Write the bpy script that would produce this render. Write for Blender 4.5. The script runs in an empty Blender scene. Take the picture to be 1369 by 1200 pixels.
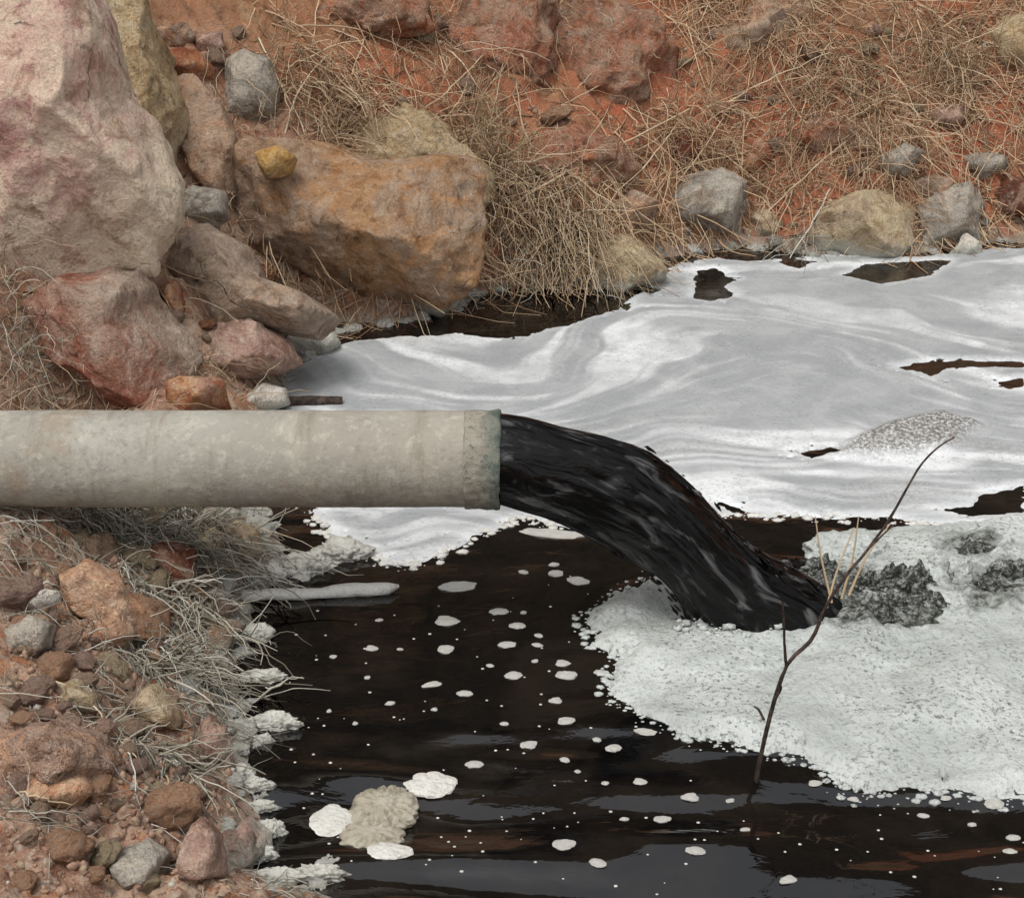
import bpy, bmesh, math, random
import numpy as np
from mathutils import Vector

R = math.radians
random.seed(7)
RNG = np.random.default_rng(11)
scene = bpy.context.scene
C = scene.collection

# ------------------------------------------------------------------ camera, sky, sun, exposure
H, PITCH, FPX, W0, H0 = 3.29, R(24.0), 2000.0, 1369.0, 1200.0
cam = bpy.data.objects.new('camera', bpy.data.cameras.new('camera'))
C.objects.link(cam)
cam.location = (0, 0, H)
cam.rotation_euler = (math.pi / 2 - PITCH, 0, 0)
cam.data.lens = FPX / W0 * 36.0
cam.data.sensor_width = 36.0
cam.data.clip_end = 2000
scene.camera = cam

SUN_EL, SUN_AZ = R(68), R(215)          # azimuth clockwise from +Y: behind the camera, to the left
world = bpy.data.worlds.new('World')
scene.world = world
world.use_nodes = True
wn = world.node_tree
wn.nodes.clear()
sky = wn.nodes.new('ShaderNodeTexSky')
sky.sky_type = 'NISHITA'
sky.sun_disc = False
sky.sun_elevation = SUN_EL
sky.sun_rotation = SUN_AZ
sky.dust_density = 3.0
sky.ozone_density = 1.0
hs = wn.nodes.new('ShaderNodeHueSaturation')
hs.inputs['Saturation'].default_value = 0.18
bg = wn.nodes.new('ShaderNodeBackground')
bg.inputs['Strength'].default_value = 0.15
wo = wn.nodes.new('ShaderNodeOutputWorld')
wn.links.new(sky.outputs[0], hs.inputs['Color'])
wn.links.new(hs.outputs[0], bg.inputs['Color'])
wn.links.new(bg.outputs[0], wo.inputs['Surface'])

sl = bpy.data.lights.new('sun', 'SUN')
sl.energy = 0.95
sl.angle = R(25)
sl.color = (1.0, 0.96, 0.9)
so = bpy.data.objects.new('sun', sl)
C.objects.link(so)
sd_ = Vector((math.sin(SUN_AZ) * math.cos(SUN_EL), math.cos(SUN_AZ) * math.cos(SUN_EL), math.sin(SUN_EL)))
so.rotation_euler = sd_.to_track_quat('Z', 'Y').to_euler()

scene.cycles.max_bounces = 5
scene.cycles.diffuse_bounces = 3
scene.cycles.glossy_bounces = 3
vs = scene.view_settings
vs.view_transform = 'Standard'
vs.look = 'None'
vs.gamma = 1.0
vs.use_curve_mapping = False
vs.exposure = 0.45

# ------------------------------------------------------------------ maths helpers
CAM = np.array([0, 0, H])
RX = np.array([1.0, 0, 0])
UP = np.array([0, math.sin(PITCH), math.cos(PITCH)])
FW = np.array([0, math.cos(PITCH), -math.sin(PITCH)])


def ray(px, py):
    return FW + RX * ((px - W0 / 2) / FPX) + UP * ((H0 / 2 - py) / FPX)


def on_z(px, py, z=0.0):
    d = ray(px, py)
    return CAM + d * ((z - H) / d[2])


def on_y(px, py, y):
    d = ray(px, py)
    return CAM + d * (y / d[1])


_p = np.random.default_rng(3).permutation(512)
_g = np.random.default_rng(4).normal(size=(512, 3))
_g /= np.linalg.norm(_g, axis=1)[:, None]


def pnoise(P):
    P = np.asarray(P, float)
    i = np.floor(P).astype(int)
    f = P - i
    u = f * f * f * (f * (f * 6 - 15) + 10)
    out = 0
    for a in (0, 1):
        wa = u[..., 0] if a else 1 - u[..., 0]
        for b in (0, 1):
            wb = u[..., 1] if b else 1 - u[..., 1]
            for c in (0, 1):
                wc = u[..., 2] if c else 1 - u[..., 2]
                h = _p[(_p[(_p[(i[..., 0] + a) & 511] + i[..., 1] + b) & 511] + i[..., 2] + c) & 511]
                g = _g[h]
                out = out + wa * wb * wc * (g[..., 0] * (f[..., 0] - a) + g[..., 1] * (f[..., 1] - b) + g[..., 2] * (f[..., 2] - c))
    return out * 1.6


def fbm(P, octv=4, lac=2.03, gain=0.5, ridge=False):
    P = np.asarray(P, float)
    s, a, t = 0, 1.0, 0
    for k in range(octv):
        n = pnoise(P + 17.3 * k)
        if ridge:
            n = 1 - 2 * np.abs(n)
        s = s + a * n
        t += a
        a *= gain
        P = P * lac
    return s / t


def xyz(x, y, z=0.0, s=1.0):
    return np.stack([x * s, y * s, np.zeros_like(x) + z], -1)


def sstep(a, b, x):
    t = np.clip((x - a) / (b - a), 0, 1)
    return t * t * (3 - 2 * t)


def poly_sd(x, y, poly):
    """signed distance, positive inside"""
    poly = np.asarray(poly, float)
    sh = np.shape(x)
    x = np.ravel(x); y = np.ravel(y)
    best = np.full(x.shape, 1e9)
    ins = np.zeros(x.shape, bool)
    n = len(poly)
    for i in range(n):
        ax, ay = poly[i]
        bx, by = poly[(i + 1) % n]
        ex, ey = bx - ax, by - ay
        t = np.clip(((x - ax) * ex + (y - ay) * ey) / (ex * ex + ey * ey + 1e-12), 0, 1)
        best = np.minimum(best, (x - ax - t * ex) ** 2 + (y - ay - t * ey) ** 2)
        if ay != by:
            c = ((ay > y) != (by > y)) & (x < ex * (y - ay) / (by - ay) + ax)
            ins ^= c
    d = np.sqrt(best)
    return np.where(ins, d, -d).reshape(sh)


def zpoly(pts):
    return [tuple(on_z(px, py)[:2]) for px, py in pts]


# ------------------------------------------------------------------ object helpers
def finish(o, label=None, cat=None, group=None, kind=None):
    if label: o['label'] = label
    if cat: o['category'] = cat
    if group: o['group'] = group
    if kind: o['kind'] = kind
    return o


def mesh_np(verts, faces, smooth=True, attrs=None):
    verts = np.asarray(verts, np.float32)
    faces = np.asarray(faces, np.int32)
    me = bpy.data.meshes.new('mesh')
    k = faces.shape[1]
    me.vertices.add(len(verts))
    me.vertices.foreach_set('co', verts.ravel())
    me.loops.add(faces.size)
    me.loops.foreach_set('vertex_index', faces.ravel())
    me.polygons.add(len(faces))
    me.polygons.foreach_set('loop_start', np.arange(0, faces.size, k, dtype=np.int32))
    me.polygons.foreach_set('loop_total', np.full(len(faces), k, np.int32))
    me.update(calc_edges=True)
    me.validate()
    if smooth:
        me.polygons.foreach_set('use_smooth', np.ones(len(me.polygons), bool))
    for nme, arr in (attrs or {}).items():
        a = me.attributes.new(nme, 'FLOAT', 'POINT')
        a.data.foreach_set('value', np.asarray(arr, np.float32))
    return me


def obj(name, me, mat, parent=None, loc=None):
    o = bpy.data.objects.new(name, me)
    C.objects.link(o)
    if me is not None:
        me.name = name
        if mat and not me.materials:
            me.materials.append(mat)
    if parent: o.parent = parent
    if loc is not None: o.location = loc
    return o


def grid_faces(nx, ny):
    i = np.arange(nx * ny).reshape(ny, nx)
    return np.stack([i[:-1, :-1], i[:-1, 1:], i[1:, 1:], i[1:, :-1]], -1).reshape(-1, 4)


_ico = {}


def ico(sub):
    if sub not in _ico:
        bm = bmesh.new()
        bmesh.ops.create_icosphere(bm, subdivisions=sub, radius=1)
        v = np.array([q.co[:] for q in bm.verts])
        f = np.array([[q.index for q in p.verts] for p in bm.faces])
        bm.free()
        _ico[sub] = (v / np.linalg.norm(v, axis=1)[:, None], f)
    return _ico[sub]


def tube(pts, rad, sides=6, close=True):
    """verts, quads of a tube along pts with radii"""
    pts = np.asarray(pts, float)
    n = len(pts)
    rad = np.broadcast_to(np.asarray(rad, float), (n,))
    tg = np.gradient(pts, axis=0)
    tg /= np.linalg.norm(tg, axis=1)[:, None] + 1e-9
    ref = np.array([0.31, 0.2, 0.93])
    a = np.cross(tg, ref); a /= np.linalg.norm(a, axis=1)[:, None] + 1e-9
    b = np.cross(tg, a)
    th = np.arange(sides) * 2 * math.pi / sides
    V = pts[:, None] + rad[:, None, None] * (a[:, None] * np.cos(th)[None, :, None] + b[:, None] * np.sin(th)[None, :, None])
    F = []
    for i in range(n - 1):
        for j in range(sides):
            k = (j + 1) % sides
            F.append((i * sides + j, i * sides + k, (i + 1) * sides + k, (i + 1) * sides + j))
    return V.reshape(-1, 3), F


def resample(pts, n):
    """smooth (Catmull-Rom) resampling of a polyline"""
    P = np.asarray(pts, float)
    P = np.vstack([2 * P[0] - P[1], P, 2 * P[-1] - P[-2]])
    t = np.linspace(0, len(P) - 3 - 1e-6, n)
    i = t.astype(int)
    u = (t - i)[:, None]
    p0, p1, p2, p3 = P[i], P[i + 1], P[i + 2], P[i + 3]
    return 0.5 * (2 * p1 + (p2 - p0) * u + (2 * p0 - 5 * p1 + 4 * p2 - p3) * u ** 2 + (3 * p1 - p0 - 3 * p2 + p3) * u ** 3)


# ------------------------------------------------------------------ materials
def lin(r, g, b):
    f = lambda c: (c / 12.92 if c <= 0.04045 else ((c + 0.055) / 1.055) ** 2.4)
    return (f(r / 255), f(g / 255), f(b / 255), 1)


class NT:
    def __init__(s, name):
        s.m = bpy.data.materials.new(name)
        s.m.use_nodes = True
        s.t = s.m.node_tree
        s.b = s.t.nodes['Principled BSDF']
        s.co = s.n('ShaderNodeTexCoord')
        s.geo = s.n('ShaderNodeNewGeometry')

    def n(s, typ, **kw):
        x = s.t.nodes.new(typ)
        for k, v in kw.items(): setattr(x, k, v)
        return x

    def set(s, sock, v):
        if hasattr(v, 'is_output'): s.t.links.new(v, sock)
        else: sock.default_value = v

    def noise(s, scale, detail=4, rough=0.55, vec=None, dist=0.0):
        x = s.n('ShaderNodeTexNoise')
        s.set(x.inputs['Vector'], vec if vec is not None else s.co.outputs['Object'])
        x.inputs['Scale'].default_value = scale
        x.inputs['Detail'].default_value = detail
        x.inputs['Roughness'].default_value = rough
        x.inputs['Distortion'].default_value = dist
        return x.outputs['Fac']

    def voro(s, scale, vec=None, feature='F1', out='Distance', rnd=1.0):
        x = s.n('ShaderNodeTexVoronoi', feature=feature)
        s.set(x.inputs['Vector'], vec if vec is not None else s.co.outputs['Object'])
        x.inputs['Scale'].default_value = scale
        x.inputs['Randomness'].default_value = rnd
        return x.outputs[out]

    def scale(s, v, vec=None):
        x = s.n('ShaderNodeMapping')
        s.set(x.inputs['Vector'], vec if vec is not None else s.co.outputs['Object'])
        x.inputs['Scale'].default_value = v
        return x.outputs[0]

    def map(s, v, a, b, c=0.0, d=1.0):
        x = s.n('ShaderNodeMapRange', interpolation_type='SMOOTHSTEP')
        s.set(x.inputs[0], v)
        for i, q in zip((1, 2, 3, 4), (a, b, c, d)): s.set(x.inputs[i], q)
        return x.outputs[0]

    def math(s, op, a, b=0.0):
        x = s.n('ShaderNodeMath', operation=op)
        s.set(x.inputs[0], a); s.set(x.inputs[1], b)
        return x.outputs[0]

    def mix(s, fac, a, b, mode='MIX'):
        x = s.n('ShaderNodeMix', data_type='RGBA', blend_type=mode)
        s.set(x.inputs[0], fac); s.set(x.inputs[6], a); s.set(x.inputs[7], b)
        return x.outputs[2]

    def attr(s, name):
        return s.n('ShaderNodeAttribute', attribute_name=name).outputs['Fac']

    def posz(s):
        x = s.n('ShaderNodeSeparateXYZ')
        s.set(x.inputs[0], s.geo.outputs['Position'])
        return x.outputs[2]

    def rnd(s):
        return s.n('ShaderNodeObjectInfo').outputs['Random']

    def bump(s, h, strength, dist, prev=None):
        x = s.n('ShaderNodeBump')
        x.inputs['Strength'].default_value = strength
        x.inputs['Distance'].default_value = dist
        s.set(x.inputs['Height'], h)
        if prev is not None: s.set(x.inputs['Normal'], prev)
        return x.outputs[0]

    def done(s, col, rough=0.9, nrm=None, spec=0.3, ior=1.45):
        s.set(s.b.inputs['Base Color'], col)
        s.set(s.b.inputs['Roughness'], rough)
        s.b.inputs['Specular IOR Level'].default_value = spec
        s.b.inputs['IOR'].default_value = ior
        if nrm is not None: s.set(s.b.inputs['Normal'], nrm)
        return s.m


CRUST = lin(180, 180, 168)


def des(c, f):
    l = 0.3 * c[0] + 0.59 * c[1] + 0.11 * c[2]
    return tuple(l + (q - l) * f for q in c)



def rock_mat(name, c1, c2, c3, sc=2.2, dark=(70, 52, 40), crust=0.15, pits=0.35, bumpd=0.02, sat=0.84, grad=None, cracks=False):
    c1, c2, c3 = (des(q, sat) for q in (c1, c2, c3))
    k = NT(name)
    P = k.co.outputs['Object']
    ofs = k.n('ShaderNodeVectorMath', operation='ADD')
    k.set(ofs.inputs[0], P)
    rv = k.n('ShaderNodeMath', operation='MULTIPLY'); k.set(rv.inputs[0], k.rnd()); rv.inputs[1].default_value = 37.0
    k.set(ofs.inputs[1], rv.outputs[0])
    V = ofs.outputs[0]
    a = k.map(k.noise(sc, 6, 0.68, V, 0.8), 0.43, 0.57)
    b = k.map(k.noise(sc * 1.9, 6, 0.7, V, 1.2), 0.51, 0.6)
    col = k.mix(a, lin(*c1), lin(*c2))
    col = k.mix(b, col, lin(*c3))
    if grad:
        dv = k.n('ShaderNodeVectorMath', operation='DOT_PRODUCT')
        k.set(dv.inputs[0], P); dv.inputs[1].default_value = grad[0]
        gf = k.math('ADD', dv.outputs['Value'], k.math('MULTIPLY', k.math('SUBTRACT', k.noise(3.5, 6, 0.65, V), 0.5), 1.1))
        col = k.mix(k.map(gf, grad[2], grad[3], 0.0, 0.85), col, lin(*des(grad[1], sat)))
    crack = None
    if cracks:
        nv = k.n('ShaderNodeTexNoise'); k.set(nv.inputs['Vector'], V); nv.inputs['Scale'].default_value = 3.0; nv.inputs['Detail'].default_value = 3
        wv = k.n('ShaderNodeMix', data_type='VECTOR'); wv.inputs[0].default_value = 0.22; k.set(wv.inputs[4], V); k.set(wv.inputs[5], nv.outputs['Color'])
        crack = k.math('MULTIPLY', k.map(k.voro(sc * 1.5, wv.outputs[1], 'DISTANCE_TO_EDGE'), 0.0, 0.022, 1.0, 0.0), k.map(k.noise(sc * 1.2, 3, 0.6, V), 0.52, 0.62))
        crack = k.math('MULTIPLY', crack, k.map(k.noise(sc * 6, 3, 0.6, V), 0.4, 0.6))
        col = k.mix(k.math('MULTIPLY', crack, 0.6), col, lin(*dark))
    mm = k.noise(5.5, 7, 0.7, V, 0.8)
    col = k.mix(k.map(mm, 0.5, 0.6, 0.0, 0.6), col, k.mix(0.5, col, lin(206, 190, 170)))
    col = k.mix(k.map(mm, 0.48, 0.38, 0.0, 0.65), col, k.mix(1.0, col, lin(190, 172, 158), 'MULTIPLY'))
    # fine mineral grain and pits
    g = k.noise(70, 3, 0.7, V)
    col = k.mix(k.map(g, 0.35, 0.7, 0.0, 0.5), col, k.mix(1.0, col, lin(186, 178, 168), 'MULTIPLY'))
    m = k.noise(14, 5, 0.72, V)
    col = k.mix(k.math('MULTIPLY', k.map(m, 0.56, 0.72), pits * 1.3), col, lin(*dark))
    col = k.mix(k.math('MULTIPLY', k.map(k.noise(17, 5, 0.7, V), 0.54, 0.72), 0.4), col, lin(210, 196, 178))
    if crust > 0:
        z = k.math('ADD', k.posz(), k.math('MULTIPLY', k.math('SUBTRACT', k.noise(7, 5, 0.65, V), 0.5), -crust * 2.2))
        col = k.mix(k.map(z, crust * 0.35, crust, 0.85, 0.0), col, CRUST)
    n = k.bump(k.math('SUBTRACT', k.noise(7, 7, 0.72, V), k.math('MULTIPLY', crack, 0.25)) if cracks else k.noise(7, 6, 0.72, V), 0.9, bumpd * 3.4)
    n = k.bump(k.noise(40, 4, 0.7, V), 0.6, bumpd * 0.7, n)
    return k.done(col, 0.92, n, 0.25)


M = {}
M['pink'] = rock_mat('pink_grey_rock', (216, 172, 154), (228, 202, 176), (198, 148, 138), 1.6, grad=((0.75, 0.0, -0.5), (224, 206, 176), -0.1, 0.5), pits=0.45, cracks=True)
M['ochre'] = rock_mat('ochre_rock', (186, 138, 92), (166, 132, 102), (190, 136, 86), 1.9, sat=0.8, grad=((-0.8, 0.0, -0.2), (140, 112, 96), 0.15, 0.8), pits=0.5, cracks=True)
M['yellow'] = rock_mat('yellow_crumbly_rock', (206, 176, 128), (190, 162, 120), (212, 190, 150), 3.0, bumpd=0.035)
M['knob'] = rock_mat('yellow_stone', (204, 158, 84), (190, 140, 74), (210, 176, 116), 3.0)
M['red'] = rock_mat('red_brown_rock', (160, 104, 84), (166, 122, 100), (164, 96, 72), 1.7, grad=((0.8, 0.0, 0.6), (164, 148, 130), -0.05, 0.3))
M['tan'] = rock_mat('tan_rock', (180, 148, 120), (166, 140, 118), (192, 148, 114), 2.2)
M['greytan'] = rock_mat('grey_tan_rock', (176, 152, 130), (160, 140, 122), (184, 154, 124), 2.0, grad=((-0.6, 0.0, 0.5), (178, 136, 110), 0.25, 0.6), cracks=True)
M['redface'] = rock_mat('red_rock_face', (196, 130, 100), (184, 142, 114), (200, 130, 96), 2.6, bumpd=0.05, pits=0.6, sat=0.88)
M['orange'] = rock_mat('rust_orange_rock', (176, 108, 66), (160, 92, 60), (186, 134, 90), 3.0)
M['grey'] = rock_mat('grey_rock', (172, 164, 150), (154, 146, 134), (184, 174, 158), 3.0)
M['beige'] = rock_mat('beige_rock', (196, 176, 136), (184, 162, 126), (176, 150, 120), 2.4)
M['white'] = rock_mat('white_stone', (222, 216, 204), (206, 198, 184), (214, 206, 196), 4.0, pits=0.15)
M['rosy'] = rock_mat('rosy_stone', (178, 140, 122), (164, 130, 114), (192, 156, 136), 3.0)
M['darkred'] = rock_mat('dark_red_rock', (126, 66, 46), (112, 66, 50), (136, 84, 60), 2.4)

M['clod'] = rock_mat('brown_clod', (194, 156, 132), (174, 142, 122), (206, 158, 122), 3.5, bumpd=0.035, pits=0.5)
M['rust'] = rock_mat('muted_rust_stone', (204, 146, 104), (188, 144, 114), (212, 170, 132), 4.0, pits=0.45)
# bank earth
k = NT('red_earth')
P = k.co.outputs['Object']
a = k.map(k.noise(0.55, 5, 0.6, P, 0.8), 0.42, 0.6)
col = k.mix(a, lin(182, 114, 84), lin(174, 128, 96))
col = k.mix(k.map(k.noise(1.3, 6, 0.66, P, 1.0), 0.52, 0.66), col, lin(186, 106, 78))
col = k.mix(k.map(k.noise(2.6, 6, 0.66, P, 0.6), 0.58, 0.72), col, lin(182, 156, 124))
col = k.mix(k.map(k.noise(8, 7, 0.72, P), 0.5, 0.68, 0.0, 0.8), col, lin(100, 72, 54))
col = k.mix(k.map(k.noise(30, 6, 0.7, P), 0.55, 0.72, 0.0, 0.5), col, lin(196, 160, 130))
py_ = k.n('ShaderNodeSeparateXYZ'); k.set(py_.inputs[0], P)
fb = k.math('ADD', k.math('ADD', py_.outputs[1], k.math('MULTIPLY', py_.outputs[0], 0.25)), k.math('MULTIPLY', k.noise(1.8, 4, 0.6, P), 1.2))
brown = k.mix(k.map(k.noise(5, 6, 0.7, P), 0.42, 0.58), lin(164, 130, 110), lin(206, 178, 154))
brown = k.mix(k.map(k.noise(9, 5, 0.7, P, 0.6), 0.54, 0.62, 0.0, 0.8), brown, lin(194, 134, 94))
brown = k.mix(k.map(k.noise(13, 5, 0.72, P), 0.54, 0.64, 0.0, 0.75), brown, lin(204, 194, 178))
brown = k.mix(k.map(k.noise(16, 5, 0.72, P), 0.46, 0.36, 0.0, 0.8), brown, lin(88, 68, 58))
col = k.mix(k.map(fb, 10.0, 11.0, 0.85, 0.0), col, brown)
z = k.math('ADD', k.posz(), k.math('MULTIPLY', k.math('SUBTRACT', k.noise(5, 6, 0.65, P), 0.5), -0.45))
col = k.mix(k.map(z, -0.02, 0.16, 0.85, 0.0), col, CRUST)
col = k.mix(k.map(k.math('MULTIPLY', k.noise(12, 5, 0.7, P), k.map(k.posz(), 0.0, 0.3, 1.0, 0.7)), 0.5, 0.6, 0.0, 0.8), col, lin(104, 88, 72))
col = k.mix(k.map(k.posz(), -0.03, 0.005, 1.0, 0.0), col, lin(60, 46, 36))
col = k.mix(k.map(k.math('ADD', k.posz(), k.math('MULTIPLY', k.noise(0.9, 5, 0.65, P), 1.6)), 2.9, 4.0), col, k.mix(k.map(k.noise(2.2, 6, 0.7, P), 0.4, 0.6), lin(58, 54, 44), lin(98, 86, 72)))  # unseen upper bank darkened to scrub tones so its reflection in the water dims
n = k.bump(k.noise(10, 7, 0.72, P), 1.0, 0.06)
n = k.bump(k.noise(48, 4, 0.7, P), 0.6, 0.012, n)
M['earth'] = k.done(col, 0.95, n, 0.15)

# black water
k = NT('black_water')
P = k.co.outputs['Object']
c0 = k.mix(k.map(k.noise(1.6, 6, 0.65, P, 0.8), 0.42, 0.68), lin(9, 8, 8), lin(30, 25, 20))
w = k.noise(6.0, 4, 0.5, k.scale((0.55, 1.3, 1.0)), 0.4)
n = k.bump(w, 0.4, 0.012)
M['water'] = k.done(c0, 0.03, n, 0.5, 1.72)

# falling black stream
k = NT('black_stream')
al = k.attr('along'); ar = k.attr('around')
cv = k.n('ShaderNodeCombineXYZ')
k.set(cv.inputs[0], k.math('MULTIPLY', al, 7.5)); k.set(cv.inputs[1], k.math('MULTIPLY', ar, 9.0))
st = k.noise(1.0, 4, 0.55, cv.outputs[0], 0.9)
col = k.mix(k.map(st, 0.53, 0.72), lin(4, 4, 4), lin(92, 92, 92))  # grey sheen highlights painted into the base colour as pale aerated streaks
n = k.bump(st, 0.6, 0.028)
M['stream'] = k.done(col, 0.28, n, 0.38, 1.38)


def foam_mat(name, base, light, dark, cell=60.0, speck=0.5, streak=False, relief=0.012):
    k = NT(name)
    P = k.co.outputs['Object']
    a = k.map(k.noise(2.2, 5, 0.6, P, 0.8), 0.38, 0.64)
    col = k.mix(a, lin(*base), lin(*light))
    if streak == 'near':
        cn = k.math('ADD', k.attr('churn'), k.math('MULTIPLY', k.math('SUBTRACT', k.noise(9, 6, 0.75, P, 0.5), 0.5), 1.5))
        col = k.mix(k.map(cn, 0.5, 1.05), col, k.mix(k.map(k.noise(34, 5, 0.75, P), 0.44, 0.6), lin(30, 31, 26), lin(128, 130, 122)))
    elif streak:
        col = k.mix(k.attr('streak'), col, lin(222, 224, 224))
        col = k.mix(k.attr('dirty'), col, k.mix(k.map(k.noise(55, 4, 0.7, P), 0.44, 0.6), lin(96, 94, 90), lin(205, 204, 200)))
    v = k.voro(cell, P)
    g = k.noise(cell * 0.75, 5, 0.75, P)
    dk = k.math('MULTIPLY', k.math('MULTIPLY', k.map(g, 0.5, 0.64), speck), k.map(k.noise(3.0, 4, 0.65, P), 0.36, 0.62, 0.35, 1.0))
    col = k.mix(dk, col, lin(*dark))
    n = k.bump(k.math('ADD', v, g), 0.6, relief)
    m = k.done(col, 0.5, n, 0.35)
    k.b.inputs['Subsurface Weight'].default_value = 0.0
    return m


M['foam_far'] = foam_mat('thin_grey_foam', (154, 157, 158), (170, 173, 173), (126, 129, 130), 60, 0.55, True, 0.004)
M['foam_near'] = foam_mat('bubbly_white_foam', (172, 176, 172), (194, 198, 194), (88, 90, 86), 70, 0.95, 'near', 0.006)
M['foam_fleck'] = foam_mat('foam_fleck', (204, 202, 194), (218, 216, 208), (150, 148, 138), 60, 0.5, False, 0.008)
M['foam_crust'] = foam_mat('foam_crust', (176, 175, 165), (206, 204, 195), (92, 92, 84), 28, 0.8, False, 0.02)
M['foam_beige'] = foam_mat('beige_foam', (160, 152, 134), (178, 172, 156), (104, 94, 78), 32, 0.7, False, 0.015)

# churned black and white bubbles
k = NT('churned_bubbles')
P = k.co.outputs['Object']
g = k.math('ADD', k.math('MULTIPLY', k.noise(55, 4, 0.75, P, 0.4), 0.6), k.math('MULTIPLY', k.noise(11, 5, 0.7, P, 0.6), 0.4))
col = k.mix(k.map(g, 0.45, 0.62), lin(34, 35, 31), lin(156, 159, 154))
col = k.mix(k.map(k.noise(6, 3, 0.6, P), 0.5, 0.66, 0.0, 0.5), col, lin(60, 64, 44))
n = k.bump(g, 0.5, 0.015)
M['churn'] = k.done(col, 0.4, n, 0.4)

# cement pipe
RIMX = float(on_y(668, 613, 5.54)[0] - on_y(-260, 613, 5.54)[0])
k = NT('weathered_cement')
P = k.co.outputs['Object']
col = k.mix(k.map(k.noise(1.6, 5, 0.62, P, 0.6), 0.36, 0.64), lin(172, 171, 160), lin(154, 150, 139))
col = k.mix(k.map(k.noise(4.2, 6, 0.66, P, 0.5), 0.52, 0.7, 0, 0.6), col, lin(190, 186, 168))
col = k.mix(k.map(k.noise(3.0, 5, 0.6, P), 0.55, 0.7, 0, 0.55), col, lin(150, 132, 112))
sx_ = k.n('ShaderNodeSeparateXYZ'); k.set(sx_.inputs[0], P)
col = k.mix(k.map(k.math('ADD', sx_.outputs[0], k.math('MULTIPLY', k.noise(3, 4), 0.8)), 1.9, 3.3, 0, 0.55), col, lin(148, 138, 124))
sp = k.math('MULTIPLY', k.map(k.noise(34, 5, 0.8, P), 0.51, 0.6), k.map(k.noise(2.6, 4, 0.6, P), 0.42, 0.56))
col = k.mix(k.math('MULTIPLY', sp, 0.3), col, lin(104, 98, 88))
dr_ = k.noise(1.0, 5, 0.7, k.scale((9.0, 1.2, 1.2)))
col = k.mix(k.map(dr_, 0.52, 0.68, 0, 0.45), col, lin(120, 108, 92))
col = k.mix(k.map(k.noise(20, 6, 0.75, P), 0.5, 0.66, 0, 0.4), col, lin(196, 190, 174))
n = k.bump(k.noise(22, 7, 0.74, P), 0.5, 0.02)
M['cement'] = k.done(col, 0.85, n, 0.25)
k = NT('mossy_cement')
P = k.co.outputs['Object']
g = k.noise(11, 6, 0.74, P)
col = k.mix(k.map(g, 0.4, 0.62), lin(150, 144, 130), lin(168, 162, 148))
sx_ = k.n('ShaderNodeSeparateXYZ'); k.set(sx_.inputs[0], P)
rim = k.map(k.math('ADD', k.math('SUBTRACT', sx_.outputs[0], RIMX), k.math('MULTIPLY', k.math('SUBTRACT', k.noise(14, 6, 0.75, P), 0.5), 0.22)), -0.09, -0.02)
col = k.mix(k.math('MULTIPLY', rim, 0.85), col, k.mix(k.map(k.noise(16, 5, 0.7, P), 0.42, 0.6), lin(76, 94, 90), lin(124, 128, 116)))
col = k.mix(k.map(k.noise(60, 4, 0.75, P), 0.55, 0.66, 0, 0.6), col, lin(72, 70, 62))
n = k.bump(k.noise(30, 6, 0.75, P), 0.9, 0.025)
M['collar'] = k.done(col, 0.9, n, 0.2)
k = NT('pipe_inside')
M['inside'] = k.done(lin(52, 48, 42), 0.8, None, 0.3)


def straw_mat(name, a, b, c):
    k = NT(name)
    r = k.attr('tone')
    col = k.mix(k.map(r, 0.1, 0.6), lin(*a), lin(*b))
    col = k.mix(k.map(r, 0.7, 1.0), col, lin(*c))
    return k.done(col, 0.8, None, 0.2)


M['straw'] = straw_mat('dry_straw', (130, 106, 82), (184, 162, 132), (214, 198, 170))
M['straw_warm'] = straw_mat('russet_straw', (136, 106, 82), (188, 158, 126), (212, 190, 158))
M['straw_grey'] = straw_mat('grey_straw', (118, 112, 98), (166, 160, 144), (204, 200, 188))
k = NT('dark_bark')
col = k.mix(k.map(k.noise(30, 5, 0.7), 0.4, 0.65), lin(44, 36, 32), lin(88, 72, 62))
M['bark'] = k.done(col, 0.75, k.bump(k.noise(60, 4), 0.5, 0.004), 0.3)
k = NT('gravel')
r = k.attr('tone')
col = k.mix(k.map(r, 0.05, 0.4), lin(158, 126, 108), lin(186, 154, 132))
col = k.mix(k.map(r, 0.55, 0.8), col, lin(180, 158, 134))
col = k.mix(k.map(r, 0.9, 1.0), col, lin(206, 200, 188))
col = k.mix(k.map(k.noise(30, 4, 0.7), 0.45, 0.62, 0, 0.6), col, lin(112, 90, 76))
M['gravel'] = k.done(col, 0.95, k.bump(k.noise(50, 5, 0.7), 0.8, 0.02), 0.1)

# ------------------------------------------------------------------ terrain
SHORE_PX = [(452, 1200), (395, 1185), (345, 1165), (355, 1110), (345, 1060), (335, 985), (300, 945), (312, 890), (335, 835), (335, 795),
            (385, 760), (372, 715), (352, 680), (350, 610), (368, 555), (385, 500), (430, 462), (470, 440), (560, 428), (610, 412),
            (640, 395), (720, 378), (800, 385), (850, 375), (885, 345), (1000, 328), (1080, 340), (1220, 340), (1300, 325), (1369, 325)]
SHORE = zpoly(SHORE_PX) + [(6.5, 11.6), (10, 12.5), (13, 8), (10, 3.2), (3, 2.7), (0.6, 2.8), (-0.2, 3.2)]


CARVE = []


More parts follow.
